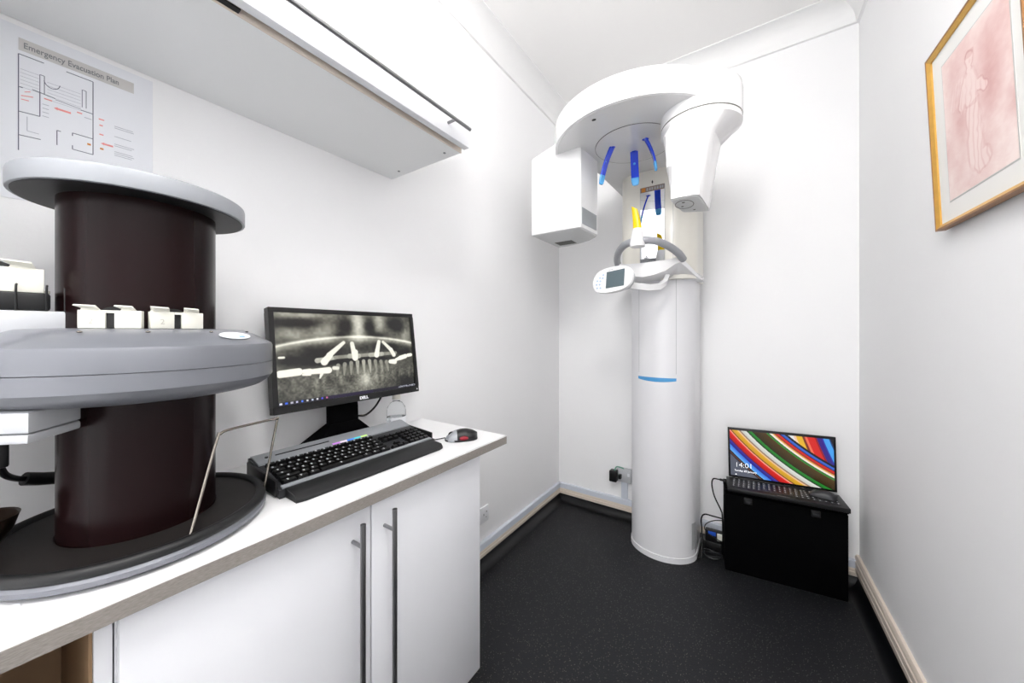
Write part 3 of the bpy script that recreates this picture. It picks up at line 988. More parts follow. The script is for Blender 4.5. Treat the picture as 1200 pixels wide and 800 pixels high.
# ------------------------------------------------------------------ sockets
sk = thing('wall_socket', 'small white socket plate low on the left wall beside the cabinet', 'socket', (XL, 1.47, .303))
part('plate', MB().box((XL, 1.417, .262), (XL + .010, 1.503, .346), .003), M['laminate'], sk)
part('pin_holes', MB().box((XL + .010, 1.480, .312), (XL + .0104, 1.486, .318)).box((XL + .010, 1.458, .3), (XL + .0104, 1.462, .31)).box((XL + .010, 1.478, .285), (XL + .0104, 1.484, .288)), M['ink'], sk)
sp2 = thing('wall_socket', 'white surface socket with black adapter on the back wall left of the white column', 'socket', (-.69, YB, .34))
part('back_box', MB().box((-.735, YB - .036, .285), (-.645, YB - .0005, .372), .003), M['pale'], sp2)
part('conduit', MB().box((-.715, YB - .016, .167), (-.675, YB - .0005, .285)), M['trunk'], sp2)
part('switch', MB().box((-.668, YB - .040, .33), (-.655, YB - .036, .35)), M['white_print'], sp2)
ad = thing('power_adapter', 'black plug adapter in the back wall socket beside the white column', 'adapter', (-.74, YB - .06, .33))
part('adapter_body', MB().box((-.775, YB - .085, .292), (-.728, YB - .0365, .362), .004), M['black'], ad)
part('plug_top', MB().box((-.722, YB - .060, .310), (-.705, YB - .0365, .338), .002), M['black'], ad)
part('green_wire', MB().tube([(-.745, YB - .06, .362), (-.735, YB - .055, .385), (-.712, YB - .05, .386), (-.695, YB - .03, .374)], .004, 8), M['green_plug'], ad, label='pale green wire')

# ------------------------------------------------------------------ panoramic x-ray unit
UX = -.425
xu = thing('xray_unit', 'tall white panoramic dental x-ray machine with overhead arm in the back corner', 'x-ray machine', (UX, 2.2, FZ))


def column_plan(cx, a, yc, b, yback, n=40, p=2.0):
    pts = [(cx + a, yback)]
    pts = [(cx - a, yback)]
    for i in range(n + 1):
        t = PI + PI * i / n
        c_, s_ = math.cos(t), math.sin(t)
        pts.append((cx + a * math.copysign(abs(c_) ** (2 / p), c_), yc + b * math.copysign(abs(s_) ** (2 / p), s_)))
    pts.append((cx + a, yback))
    return pts


LCX, LA, LYC, LB = -.419, .172, 2.165, .145
lc = part('lower_column', MB().prism(column_plan(LCX, LA, LYC, LB, 2.33), FZ + .014, 1.60, .002), M['column'], xu)
part('base_skirt', MB().prism(column_plan(LCX, LA + .004, LYC, LB + .004, 2.335), FZ, FZ + .030, .006, 3), M['column'], lc)


def on_front(mb, d0, d1, z0, z1, off, cx=LCX, a=LA, yc=LYC, b=LB, n=16, wav=0):
    ring = []
    for o_ in (-.001, off):
        for zz in (0, 1):
            row = []
            for i in range(n + 1):
                t = i / n
                dx = d0 + (d1 - d0) * t
                y = yc - b * math.sqrt(max(0, 1 - (dx / a) ** 2))
                nx, ny = dx / a ** 2, (y - yc) / b ** 2
                l_ = math.hypot(nx, ny)
                zoff = wav * (abs(2 * t - 1) ** 2)
                z = (z0 if zz == 0 else z1) + (zoff if zz == 0 else 0)
                row.append((cx + dx + nx / l_ * o_, y + ny / l_ * o_, z))
            ring.append(row)
    a_, b_, c_, d_ = ring
    prof = [[a_[i], c_[i], d_[i], b_[i]] for i in range(n + 1)]
    mb.loft(prof)
    return mb


part('blue_stripe', on_front(MB(), -.108, .090, 1.005, 1.028, .002, wav=.008), M['blue_stripe'], lc, label='blue stripe')
part('seam', on_front(MB(), .0885, .0905, 1.05, 1.56, .0006, n=1), M['unit_grey'], lc)
part('seam', on_front(MB(), -.1055, -.1035, 1.05, 1.56, .0006, n=1), M['unit_grey'], lc)
part('rating_plate', on_front(MB(), .156, .1695, .105, .245, .0012, n=4), M['unit_grey'], lc, label='grey rating plate')

UA, UYC, UB = .197, 2.115, .118
uc = part('upper_column', MB().prism(column_plan(-.428, UA, UYC, UB, 2.335, p=3.4), 1.555, 2.20, .003), M['unit_warm'], xu)
part('seam', MB().box((-.338, 1.9975, 1.60), (-.3365, 2.0005, 2.10)), M['unit_grey'], uc)
mi = part('mirror', MB().box((-.502, 1.9935, 1.655), (-.379, 1.9972, 2.036)), M['mirror'], uc, label='tall mirror')
fr = MB()
fr.box((-.5045, 1.9930, 1.653), (-.502, 1.9975, 2.063)).box((-.379, 1.9930, 1.653), (-.3765, 1.9975, 2.063)).box((-.502, 1.9930, 1.652), (-.379, 1.9975, 1.655))
part('mirror_edge', fr, M['unit_grey'], mi)
lb = part('mirror_label', MB().box((-.502, 1.9932, 2.036), (-.379, 1.9975, 2.063)), M['taupe'], mi, label='brown label strip with an orange end')
part('orange_square', MB().box((-.496, 1.9928, 2.0385), (-.476, 1.9935, 2.0605)), M['orange'], mi, label='orange square')
mk = MB()
for i, x in enumerate((-.466, -.452, -.440, -.426, -.413, -.399, -.388)):
    mk.box((x - .004, 1.9926, 2.042), (x + .004, 1.9932, 2.057))
part('pictograms', mk, M['unit_grey'], mi, label='pale pictograms')
part('arrow_mark', MB().prism([(-.4405, 2.074), (-.436, 2.086), (-.4405, 2.098), (-.445, 2.086)], 0, .0012, mtx=Matrix(((1, 0, 0, 0), (0, 0, -1, 1.9982), (0, 1, 0, 0), (0, 0, 0, 1)))), M['ink'], uc, label='small black diamond mark')

# overhead support arm and rotating head
HC = (-.45, 1.70)
arm = part('support_arm', MB().prism([(-.690, 2.335), (-.705, 1.72), (-.60, 1.66), (-.30, 1.66), (-.225, 1.75), (-.225, 2.335)], 2.152, 2.245, .006, 3), M['unit_under'], xu)
for (x, y) in ((-.345, 1.985), (-.444, 1.60)):
    part('light_port', MB().prism(superellipse(x, y, .007, .005, 14), 2.1505, 2.1545), M['ink'], arm, label='tiny black port')
plan = []
for i in range(61):
    a = PI + R(-14) + (PI - R(24)) * i / 60
    plan.append((HC[0] + .377 * math.cos(a), HC[1] + .377 * math.sin(a) ))
plan += [(-.15, 1.76), (-.78, 1.80)]
rot = part('rotating_arm', MB().prism(plan, 2.149, 2.252, .010, 3), M['unit'], xu)
ins = []
for i in range(61):
    a = PI + R(-12) + (PI - R(24)) * i / 60
    ins.append((HC[0] + .366 * math.cos(a), HC[1] + .366 * math.sin(a)))
ins += [(-.15, 1.755), (-.775, 1.79)]
part('underside_cover', MB().prism(ins, 2.1475, 2.1495), M['unit_under'], rot)
part('sensor_port', MB().prism(superellipse(-.534, 1.385, .009, .006, 16), 2.1462, 2.148), M['ink'], rot, label='tiny black port')
nR = 64
rg = [[(-.452 + r * math.cos(2 * PI * i / nR), 1.675 + r * math.sin(2 * PI * i / nR), z) for r, z in ((.1735, 2.1476), (.1735, 2.1458), (.1752, 2.1458), (.1752, 2.1476))] for i in range(nR)]
part('centre_disc', MB().lathe([(.1730, 2.1460), (.1730, 2.1495)], (-.452, 1.675, 0), 64), M['unit_under'], rot)
part('disc_seam', MB().loft(rg + [rg[0]], cap=False), M['grille'], rot, label='thin dark ring round the centre disc')

# sensor head (left)
sp_pts = [(-.939, 1.562), (-.930, 1.556), (-.674, 1.5515), (-.664, 1.556), (-.655, 1.66), (-.650, 1.735), (-.672, 1.775), (-.73, 1.822), (-.80, 1.852), (-.875, 1.868), (-.930, 1.872), (-.939, 1.865)]


def ztop(x, y):
    return min(2.238, 2.162 + (x + .939) * .5) if x < -.66 else 2.238


M['cover'] = mat('pale_grey_cover', (214, 215, 215), .45, var=.02)
sh_ = part('sensor_head', MB().prism(sp_pts, 1.772, 2.2, .005, 3, z1f=lambda x, y: ztop(x, y)), M['unit'], xu, sharp=28)
c_ = Vector((-.80, 1.70))
inn = [(c_[0] + (x - c_[0]) * .93, c_[1] + (y - c_[1]) * .93) for x, y in sp_pts]
part('bottom_cover', MB().prism(inn, 1.770, 1.7725), M['cover'], sh_, label='grey bottom cover')
part('grille', MB().box((-.90, 1.745, 1.7685), (-.80, 1.815, 1.7705)), M['grille'], sh_, label='dark vent grille')
part('sensor_window', MB().loft([[(-.6632, 1.565, 1.790), (-.6518, 1.722, 1.790), (-.6518, 1.722, 1.868), (-.6632, 1.565, 1.868)], [(-.661, 1.565, 1.790), (-.6495, 1.722, 1.790), (-.6495, 1.722, 1.868), (-.661, 1.565, 1.868)]]),
     mat('grey_sensor_plastic', (152, 156, 160), .35, var=.02), sh_, label='grey sensor window')

# tube head (right)
TC = (-.170, 1.600)
cap_ = part('tube_cap', MB().lathe([(.140, 2.106), (.146, 2.108), (.147, 2.113), (.147, 2.205), (.143, 2.228), (.130, 2.244), (.10, 2.251), (.05, 2.253)], (*TC, 0), 64), M['unit'], xu)
part('collar_seam', MB().lathe([(.1455, 2.1025), (.1455, 2.1075)], (*TC, 0), 64), M['grille'], cap_, label='dark seam under the cap')


def ray_poly(poly, c, ang):
    d = Vector((math.cos(ang), math.sin(ang)))
    best = None
    for i in range(len(poly)):
        p, q = Vector(poly[i]), Vector(poly[(i + 1) % len(poly)])
        e = q - p
        den = d.x * e.y - d.y * e.x
        if abs(den) < 1e-9:
            continue
        w = p - Vector(c)
        t = (w.x * e.y - w.y * e.x) / den
        s_ = (w.x * d.y - w.y * d.x) / den
        if t > 0 and -1e-6 <= s_ <= 1 + 1e-6 and (best is None or t < best):
            best = t
    return Vector(c) + d * best


def round_poly(poly, k=.25, it=2):
    P = [Vector(p) for p in poly]
    for _ in range(it):
        Q = []
        for i in range(len(P)):
            a, b = P[i], P[(i + 1) % len(P)]
            Q += [a.lerp(b, k), a.lerp(b, 1 - k)]
        P = Q
        k = .25
    return [tuple(p) for p in P]


def tube_ring(poly, c, z, n=64, rp=.10):
    pp_ = round_poly(poly, rp)
    return [(*ray_poly(pp_, c, 2 * PI * i / n), z) for i in range(n)]


cT = (-.18, 1.56)
circ = [(TC[0] + .1455 * math.cos(a), TC[1] + .1455 * math.sin(a)) for a in [2 * PI * i / 48 for i in range(48)]]
up_ = [(-.288, 1.447), (-.120, 1.447), (-.096, 1.668), (-.268, 1.668)]
lo_ = [(-.256, 1.428), (-.154, 1.430), (-.138, 1.668), (-.236, 1.62)]
mid_ = [tuple(Vector(a).lerp(Vector(b), .5)) for a, b in zip(up_, lo_)]
rings = [tube_ring(lo_, cT, 1.776, rp=.07), tube_ring(lo_, cT, 1.782, rp=.05), tube_ring(mid_, cT, 1.905, rp=.06), tube_ring(up_, cT, 2.03, rp=.08), [(*ray_poly(circ, cT, 2 * PI * i / 64), 2.085) for i in range(64)], [(*ray_poly(circ, cT, 2 * PI * i / 64), 2.1035) for i in range(64)]]
th = part('tube_head', MB().loft(rings), M['unit'], xu, sharp=38)
cl = Vector((-.196, 1.545))
part('end_plate', MB().prism([tuple(cl + (Vector(p) - cl) * .90) for p in round_poly(lo_, .07)], 1.7735, 1.7765), M['cover'], th, label='grey end plate')
part('plate_screws', MB().ball((-.215, 1.49, 1.7735), .006, 1, 1, .3, 12, 8).ball((-.225, 1.535, 1.7735), .005, 1, 1, .3, 12, 8).ball((-.19, 1.60, 1.7735), .005, 1, 1, .3, 12, 8), M['grille'], th)
rr_ = [tuple(Vector((-.215, 1.515)) + Vector((.032 * math.cos(a), .050 * math.sin(a)))) for a in [2 * PI * i / 28 for i in range(28)]]
part('end_ring', MB().tube([(x, y, 1.7733) for x, y in rr_ + rr_[:1]], .0012, 6, smooth=False), M['grille'], th)


# head clamps
def curve(p0, p1, p2, n=12):
    p0, p1, p2 = Vector(p0), Vector(p1), Vector(p2)
    return [p0 * (1 - t) ** 2 + p1 * 2 * t * (1 - t) + p2 * t * t for t in [i / n for i in range(n + 1)]]


clamps = [((-.542, 1.639, 2.147), (-.578, 1.632, 2.075), (-.592, 1.630, 1.985), (.35, 1, 0), .015),
          ((-.467, 1.737, 2.147), (-.465, 1.741, 2.06), (-.460, 1.735, 1.985), (1, .2, 0), .018),
          ((-.394, 1.653, 2.147), (-.358, 1.660, 2.08), (-.352, 1.664, 2.003), (-.35, 1, 0), .014)]
for p0, p1, p2, wv, hw in clamps:
    path = curve(p0, p1, p2, 14)
    k = part('head_clamp', MB().sweep(path[:12], wv, hw, .0045), M['blue_clear'], xu, label='dark blue head clamp blade')
    part('clamp_tip', MB().sweep(path[11:] + [path[-1] + Vector((0, 0, -.004))], wv, lambda t: hw * (1 - .45 * t ** 3), .0050), M['blue_tip'], k, label='light blue tip')
    part('clamp_hinge', MB().ball(p0, .012, 1.3, 1, .4, 14, 8), M['blue_clear'], k)
    if hw > .015:
        q = path[5]
        part('pivot_pin', MB().ball(q + Vector((0, -.005, 0)), .006, 1, .5, 1, 12, 8), M['blue_tip'], k)
    else:
        part('pivot_pin', MB().ball(path[6] + Vector((.004 if p0[0] > -.45 else .0, -.006, 0)), .004, 1, 1, 1, 10, 8), M['blue_tip'], k)

# chin shelf (symmetric about x = -.45)
sec = [(-.690, 2.10, 1.560, 1.553), (-.665, 2.04, 1.585, 1.565), (-.625, 1.945, 1.635, 1.608), (-.610, 1.910, 1.646, 1.621), (-.590, 1.900, 1.644, 1.615), (-.550, 1.872, 1.634, 1.580), (-.50, 1.842, 1.626, 1.560), (-.45, 1.83, 1.622, 1.551),
       (-.40, 1.842, 1.626, 1.560), (-.350, 1.872, 1.634, 1.580), (-.310, 1.900, 1.644, 1.615), (-.290, 1.910, 1.646, 1.621), (-.275, 1.945, 1.635, 1.608), (-.235, 2.05, 1.585, 1.565), (-.214, 2.105, 1.558, 1.552)]
cs = MB().loft([[(x, yf, zb), (x, yf, ztp), (x, 2.20, max(ztp, 1.58)), (x, 2.20, 1.550), (x, max(yf + .02, 2.06), 1.553)] for x, yf, ztp, zb in sec])
chs = part('chin_shelf', cs, M['unit'], xu, sharp=40)
part('shelf_screw', MB().ball((-.33, 1.995, 1.583), .004, 1, 1, 1, 10, 8), M['grille'], chs)
hp = [(-.612, 1.925, 1.636), (-.606, 1.885, 1.664), (-.575, 1.815, 1.690), (-.520, 1.745, 1.706), (-.455, 1.722, 1.709), (-.390, 1.745, 1.706), (-.340, 1.800, 1.688), (-.303, 1.868, 1.660), (-.288, 1.920, 1.636)]
hp = [(x + .010, y, z) for x, y, z in hp]
part('handle_bar', MB().tube(hp, .0175, 18, sub=8), M['tube'], xu, label='curved grey hand grip')
bh = MB().lathe([(.0345, -.020), (.0355, -.004), (.031, .020), (.025, .052), (.0215, .066)], (-.448, 1.724, 1.702), 28, mtx=None)
bo = part('bite_holder', bh, M['unit'], xu, label='white cone holding the bite block')
yb = MB()
yr = []
for i in range(9):
    t = i / 8
    z = 1.768 + .102 * t
    w = .0205 * (1 - .38 * t)
    d_ = .012 * (1 - .55 * t)
    cxx = -.449 - .013 * t ** 1.5
    cyy = 1.726 - .006 * t
    yr.append([(cxx + w * math.cos(a), cyy + d_ * math.sin(a) , z + (.008 * math.cos(a) * -1 if i == 8 else 0)) for a in [2 * PI * k / 20 for k in range(20)]])
part('bite_block', yb.loft(yr), M['yellow'], bo, label='yellow bite block')

# control panel on its bracket
CPc = Vector((-.532, 1.630, 1.524))
cpm = Matrix.Translation(CPc) @ Matrix.Rotation(-.26, 4, 'Z') @ Matrix.Rotation(-.20, 4, 'X') @ Matrix.Rotation(-.06, 4, 'Y') @ Matrix.Rotation(R(90), 4, 'X')
cp = part('control_panel', MB().prism(superellipse(-.012, 0, .106, .062, 48, 2.6), -.022, 0, .006, 3, mtx=cpm), M['unit'], xu)
part('panel_back', MB().prism(superellipse(.0, 0, .090, .052, 40, 2.6), -.040, -.020, .008, 3, mtx=cpm), M['unit_grey'], cp)
part('display', MB().box((-.040, -.041, -.001), (.056, .041, .0012), 0, mtx=cpm), M['lcd'], cp, label='dark display')
for (x, y) in ((-.058, .030), (-.076, .018), (-.060, .014), (-.090, .004), (-.073, .001), (-.093, -.014), (-.076, -.016), (-.088, -.032), (-.070, -.034)):
    part('button', MB().prism(superellipse(x, y, .0052, .0044, 14), 0, .0015, mtx=cpm), M['button'], cp)
part('maker_mark', MB().box((-.030, .047, .0), (-.006, .050, .0006), 0, mtx=cpm), M['grey_print'], cp)
part('panel_bracket', MB().sweep([CPc + Vector((.04, .035, -.025)), (-.46, 1.70, 1.494), (-.41, 1.77, 1.490), (-.375, 1.85, 1.500), (-.360, 1.90, 1.525), (-.355, 1.93, 1.556)], (.25, .15, 1), .017, .011), M['unit'], xu)

# ------------------------------------------------------------------ black case, laptop, mouse by the right wall
ca = R(6.8)
CZ = .462
cx0, cy0 = -.110, 2.133
cs_ = thing('equipment_case', 'large black upright case with two catches on the floor by the right wall', 'case', (cx0, cy0, FZ), ca)
part('case_body', MB().box((0, 0, .001), (.483, .148, CZ - FZ - .022), .006), M['black_matte'], cs_, local=True)
part('case_lid', MB().box((-.003, -.003, CZ - FZ - .020), (.486, .150, CZ - FZ), .006), M['black_matte'], cs_, local=True)
for x in (.098, .365):
    lt_ = part('catch', MB().box((x - .017, -.008, CZ - FZ - .058), (x + .017, .001, CZ - FZ - .026), .002), M['black'], cs_, local=True)
    part('catch_plate', MB().box((x - .012, -.0095, CZ - FZ - .051), (x + .012, -.0078, CZ - FZ - .040), .0005), M['charcoal'], lt_, local=True, label='grey catch plate')


def wallpaper(W=300, Hh=172):
    v, u = np.mgrid[0:Hh, 0:W]
    x = (u + .5) / W * 1.75
    y = (v + .5) / Hh
    s = np.hypot(x - 3.6, y + 2.8)
    rgb = np.zeros((Hh, W, 3))

    def band(a, b, c0, c1=None):
        m_ = (s >= a) & (s < b)
        t = ((s - a) / (b - a))[m_][:, None]
        c1_ = c1 or c0
        rgb[m_] = np.array(c0) / 255 * (1 - t) + np.array(c1_) / 255 * t

    band(3.80, 3.84, (20, 18, 20))
    band(3.84, 3.885, (60, 110, 210), (40, 80, 190))
    band(3.885, 3.90, (24, 20, 40))
    band(3.90, 3.945, (220, 40, 30), (190, 30, 22))
    band(3.945, 3.96, (120, 40, 24))
    band(3.96, 3.985, (226, 160, 70))
    band(3.985, 4.02, (236, 230, 215))
    band(4.02, 4.035, (40, 60, 30))
    band(4.035, 4.06, (40, 140, 50))
    band(4.06, 4.23, (78, 56, 16), (50, 36, 8))
    band(4.23, 4.245, (16, 24, 10))
    band(4.245, 4.30, (40, 140, 44), (30, 110, 40))
    band(4.30, 4.32, (20, 34, 18))
    band(4.32, 4.40, (222, 226, 218), (200, 200, 192))
    band(4.40, 4.425, (140, 110, 90))
    band(4.425, 4.45, (232, 190, 150))
    band(4.45, 4.53, (226, 172, 44), (200, 150, 30))
    band(4.53, 4.55, (120, 70, 20))
    band(4.55, 4.575, (240, 150, 130))
    band(4.575, 4.67, (224, 30, 26), (180, 16, 16))
    band(4.67, 4.69, (90, 30, 60))
    band(4.69, 4.755, (60, 50, 170), (30, 30, 120))
    band(4.755, 4.84, (50, 110, 225), (110, 180, 240))
    band(4.84, 4.862, (10, 10, 12))
    band(4.862, 4.885, (96, 62, 52))
    band(4.885, 4.90, (10, 10, 12))
    band(4.90, 9, (88, 92, 106), (88, 92, 106))
    m_ = s < 3.80
    xx = x - .30 * y - .10 * y * y
    fan = np.zeros_like(rgb)
    stops = [(.90, (200, 205, 215)), (1.06, (225, 225, 230)), (1.12, (235, 200, 170)), (1.16, (228, 180, 40)), (1.26, (120, 40, 20)), (1.30, (235, 110, 80)), (1.34, (215, 30, 24)), (1.46, (150, 20, 30)),
             (1.49, (50, 30, 130)), (1.57, (40, 50, 170)), (1.59, (70, 160, 235)), (1.68, (30, 60, 120)), (1.70, (30, 22, 24))]
    for a, c in stops:
        fan[xx >= a] = np.array(c) / 255
    rgb[m_] = fan[m_]
    return rgb


lp = thing('laptop', 'open black laptop with a striped colourful screen on the black case', 'laptop', (.121, 2.283, CZ), R(5.2))
LW = .450
LH = .268
part('deck', MB().box((-.234, -.156, .0005), (.236, .004, .0215), .003), M['black'], lp, local=True)
scm = Matrix.Translation((0, 0, .024 + LH / 2 + .004)) @ Matrix.Rotation(-.02, 4, 'Y')
lid = part('lid', MB().box((-LW / 2, .0, -LH / 2), (LW / 2, .010, LH / 2), .002, 2, scm), M['black'], lp, local=True)
picture_mesh('screen', wallpaper(), LW - .018, LH - .022, scm @ frame_matrix((0, -.0004, -.001), (1, 0, 0), (0, 0, 1)), attr_material('laptop_screen', 1.0, .25), lid)
o = text_mesh('clock_text', '14:01', .037, M['screen_light'], scm @ frame_matrix((-.196, -.0008, -.076), (1, 0, 0), (0, 0, 1)), lid, .0001, bold=-.0007)
o = text_mesh('date_text', 'Sunday 20 January', .0135, M['screen_light'], scm @ frame_matrix((-.197, -.0008, -.099), (1, 0, 0), (0, 0, 1)), lid, .0001)
part('screen_icon', MB().box((-.194, -.0009, -.118), (-.188, -.0005, -.114), 0, mtx=scm), M['screen_light'], lid, local=True)
part('hinge', MB().tube([(-.18, .002, .022), (.18, .002, .022)], .006, 12, smooth=False), M['black'], lp, local=True)
lkm = MB().box((-.008, -.0075, 0), (.008, .0075, .003), .0012, 1).mesh('key', M['charcoal'])
for j in range(5):
    for i in range(20):
        if j == 0 and 5 < i < 12:
            continue
        o = bpy.data.objects.new('key', lkm)
        o.location = (-.205 + i * .0215 + j * .002 * (i < 14), -.122 + j * .0225, .0216)
        COL.objects.link(o)
        o.parent = lp
part('space_bar', MB().box((-.084, -.1295, .0216), (.036, -.1145, .0246), .001), M['charcoal'], lp, local=True)
gl_ = MB()
for j in range(5):
    for i in range(20):
        if j == 0 and 5 < i < 12:
            continue
        x, y = -.205 + i * .0215 + j * .002 * (i < 14), -.122 + j * .0225
        gl_.box((x - .0045, y - .002, .0246), (x + .0010, y + .0035, .0249))
o = part('key_legends', gl_, M['white_print'], lp, local=True, label='tiny pale key legends')
o['kind'] = 'stuff'
part('palm_badge', MB().box((-.03, -.150, .0214), (.02, -.1475, .0219)), M['grey_print'], lp, local=True)

m2 = thing('computer_mouse', 'dark grey mouse lying on the right end of the laptop keyboard', 'mouse', (.283, 2.220, CZ + .0255), R(82))
part('mouse_shell', mouse_body(MB(), .105, .058, .034), M['charcoal'], m2, local=True)
part('base_plate', MB().prism(superellipse(0, 0, .030, .053, 36, 2.5), 0, .005, .001), M['black'], m2, local=True)

# charger cable, loose leads and adapter between the column and the case
chg = thing('charger_cable', 'black laptop charger cable looping down the left side of the case', 'cable', (-.15, 2.22, CZ))
part('lead', MB().tube([(-.116, 2.213, .474), (-.145, 2.21, .476), (-.172, 2.22, .468), (-.178, 2.225, .43), (-.165, 2.225, .37), (-.135, 2.215, .31), (-.128, 2.21, .28), (-.127, 2.24, .16), (-.13, 2.26, FZ + .012)], .0036, 8), M['black'], chg)
part('plug', MB().tube([(-.1135, 2.2128, .4742), (-.140, 2.2105, .4760)], .0062, 12, smooth=False), M['black'], chg)
solo('loose_cable', MB().tube([(-.13, 2.20, .272), (-.17, 2.21, .268), (-.215, 2.235, .255), (-.232, 2.245, .22), (-.228, 2.235, .16), (-.224, 2.20, FZ + .05), (-.226, 2.17, FZ + .006), (-.24, 2.15, FZ + .0045)], .0038, 8), M['black'],
     'thick black cable arching from the column towards the black case', 'cable', (-.18, 2.24, FZ))
solo('loose_cable', MB().tube([(-.128, 2.215, .255), (-.17, 2.23, .235), (-.205, 2.24, .205), (-.216, 2.248, .175), (-.205, 2.25, .15), (-.18, 2.245, .14), (-.15, 2.23, .135), (-.128, 2.222, .135)], .0025, 8), M['black'],
     'thin black cable hanging under the thick arching one beside the case', 'cable', (-.17, 2.22, FZ))
lp_ = []
for i in range(41):
    a = 2 * PI * i / 20
    lp_.append((-.175 + (.045 + .004 * math.sin(3 * a)) * math.cos(a), 2.215 + (.036 + .003 * math.cos(2 * a)) * math.sin(a), FZ + .006 + .012 * i / 40 + .004 * (1 + math.sin(2.3 * a))))
solo('coiled_cable', MB().tube(lp_, .003, 8, sub=3), M['charcoal'], 'coil of dark grey cable lying on the floor beside the case', 'cable', (-.175, 2.215, FZ))
br = thing('power_brick', 'black power brick with blue label lying beside the black case', 'power brick', (-.18, 2.285, FZ + .03))
part('brick_body', MB().box((-.215, 2.262, FZ + .056), (-.128, 2.300, FZ + .118), .004), M['black'], br)
part('blue_label', MB().box((-.200, 2.2612, FZ + .095), (-.162, 2.2622, FZ + .116)), M['blue_plug'], br, label='blue label')
part('brick_foot', MB().box((-.21, 2.265, FZ), (-.135, 2.298, FZ + .056), .003), M['black'], br)
part('white_plug', MB().box((-.155, 2.250, FZ + .078), (-.130, 2.264, FZ + .115), .002), M['ivory'], br, label='white plug')

# ------------------------------------------------------------------ framed print on the right wall
pc = thing('framed_picture', 'gold framed reddish drawing of a robed figure on the right wall', 'picture', (.454, 1.27, 1.555))
y0, y1, z0, z1 = 1.083, 1.478, 1.555, 2.036
pcx = .431
lean = Matrix.Translation((pcx, 0, z0)) @ Matrix.Rotation(R(-2.5), 4, 'Y') @ Matrix.Rotation(R(1.18), 4, 'Z') @ Matrix.Translation((-pcx, 0, -z0))
lean = Matrix.Translation((0, 0, 0)) @ lean


def frame_ring(x0, x1, i0, i1, m_=0):
    """frame between inset i0 and i1"""
    mb = MB()
    a = (y0 + i0, y1 - i0, z0 + i0, z1 - i0)
    b = (y0 + i1, y1 - i1, z0 + i1, z1 - i1)
    O = [(a[0], a[2]), (a[1], a[2]), (a[1], a[3]), (a[0], a[3])]
    I = [(b[0], b[2]), (b[1], b[2]), (b[1], b[3]), (b[0], b[3])]
    rings = [[(x1, *O[k]), (x0, *O[k]), (x0 + m_, *I[k]), (x1, *I[k])] for k in (0, 1, 2, 3, 0)]
    mb.loft(rings, cap=False, mtx=Matrix.Translation((0, 1.27, 0)) @ LEANM @ Matrix.Translation((0, -1.27, 0)))
    return mb


LEANM = Matrix.Translation((pcx, 0, z0)) @ Matrix.Rotation(R(-2.4), 4, 'Y') @ Matrix.Rotation(R(1.18), 4, 'Z') @ Matrix.Translation((-pcx, 0, -z0))
FM = Matrix.Translation((0, 1.27, 0)) @ LEANM @ Matrix.Translation((0, -1.27, 0))
fo = part('frame', frame_ring(pcx, pcx + .018, .004, .0135, .005), M['gold'], pc, label='gold frame')
part('frame_edge', frame_ring(pcx - .0005, pcx + .019, 0, .0045, 0), M['bronze'], fo, label='brown outer edge')
part('mount', MB().box((pcx + .009, y0 + .012, z0 + .012), (pcx + .013, y1 - .012, z1 - .012), mtx=FM), M['matboard'], pc)
part('mount_bevel', MB().box((pcx + .0082, 1.134, 1.616), (pcx + .0092, 1.415, 1.980), mtx=FM), M['grey_band'], pc)
part('back_board', MB().box((pcx + .013, y0 + .01, z0 + .01), (pcx + .017, y1 - .01, z1 - .01), mtx=FM), M['bronze'], pc)


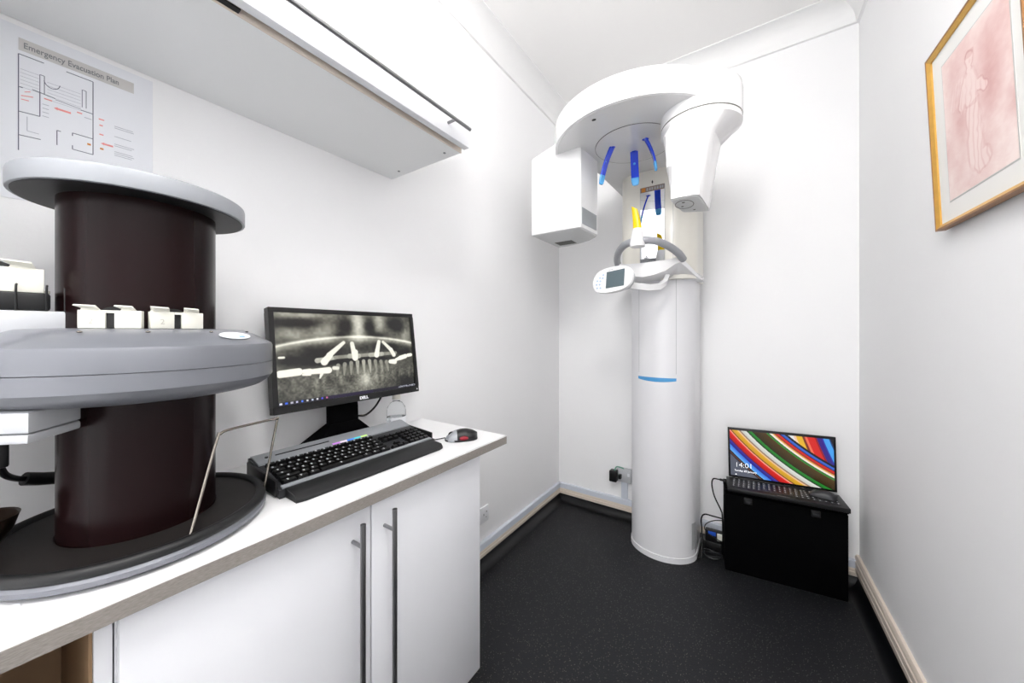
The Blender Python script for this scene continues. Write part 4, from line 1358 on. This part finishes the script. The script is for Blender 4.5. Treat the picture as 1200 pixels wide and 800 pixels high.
def sanguine(W=150, Hh=200):
    v, u = np.mgrid[0:Hh, 0:W]
    u = (u + .5) / W
    v = (v + .5) / Hh
    n1 = smooth_noise(Hh, W, 6, 5, 11)
    n2 = smooth_noise(Hh, W, 26, 18, 12)
    n3 = smooth_noise(Hh, W, 90, 36, 13)
    uw, vw = u + .03 * (n2 - .5), v + .03 * (smooth_noise(Hh, W, 20, 14, 21) - .5)

    def ell(cu, cv, su, sv, rot=0, soft=.25):
        du, dv = uw - cu, (vw - cv) * 1.3
        c_, s_ = math.cos(rot), math.sin(rot)
        r = np.hypot((du * c_ + dv * s_) / su, (-du * s_ + dv * c_) / (sv * 1.3))
        return np.clip((1 - r) / soft + .5, 0, 1)

    d = .26 + .45 * (n1 - .45) + .14 * (n2 - .5) + .07 * (n3 - .5)
    d += .42 * np.exp(-((u - .70) / .13) ** 2 - ((v - .47) / .24) ** 2) + .34 * np.exp(-((u - .27) / .10) ** 2 - ((v - .55) / .18) ** 2)
    d += .22 * np.exp(-((u - .75) / .2) ** 2 - ((v - .16) / .12) ** 2) - .15 * np.clip((v - .8) / .2, 0, 1)
    body = np.maximum.reduce([ell(.46, .17, .060, .050), ell(.45, .235, .035, .04), ell(.45, .36, .115, .115), ell(.60, .40, .11, .035, .45), ell(.33, .36, .05, .11, .35),
                              ell(.47, .56, .11, .16), ell(.47, .74, .125, .16, .03), ell(.55, .86, .13, .07)])
    wing = np.maximum(ell(.25, .30, .12, .06, -.5), ell(.20, .36, .09, .045, -.4)) * (1 - body)
    d = d * (1 - .78 * body) + .10 * body
    d -= .16 * wing * (.6 + .4 * np.sin(u * 130 + v * 60))
    fold = np.clip(np.sin((uw - .47 - .06 * np.sin(v * 6)) * 88 + 5 * (n1 - .5)), 0, 1) ** 2
    d += .26 * fold * body * np.clip((v - .26) * 5, 0, 1)
    gy, gx = np.gradient(body)
    d += .9 * np.clip(np.hypot(gx, gy) - .05, 0, .35)
    d += .30 * ell(.465, .135, .062, .026) + .16 * ell(.475, .18, .018, .012) + .20 * ell(.47, .46, .10, .012, .1)
    d = np.clip(d, 0, 1)[..., None]
    hi = np.array((247, 230, 225)) / 255
    lo = np.array((202, 150, 147)) / 255
    return hi * (1 - d) + lo * d


picture_mesh('print', sanguine(), 0.275, .358, root_matrix(pc).inverted() @ FM @ frame_matrix((pcx + .0078, 1.2745, 1.798), (0, -1, 0), (0, 0, 1)), attr_material('sanguine_print', 0, .7), pc)
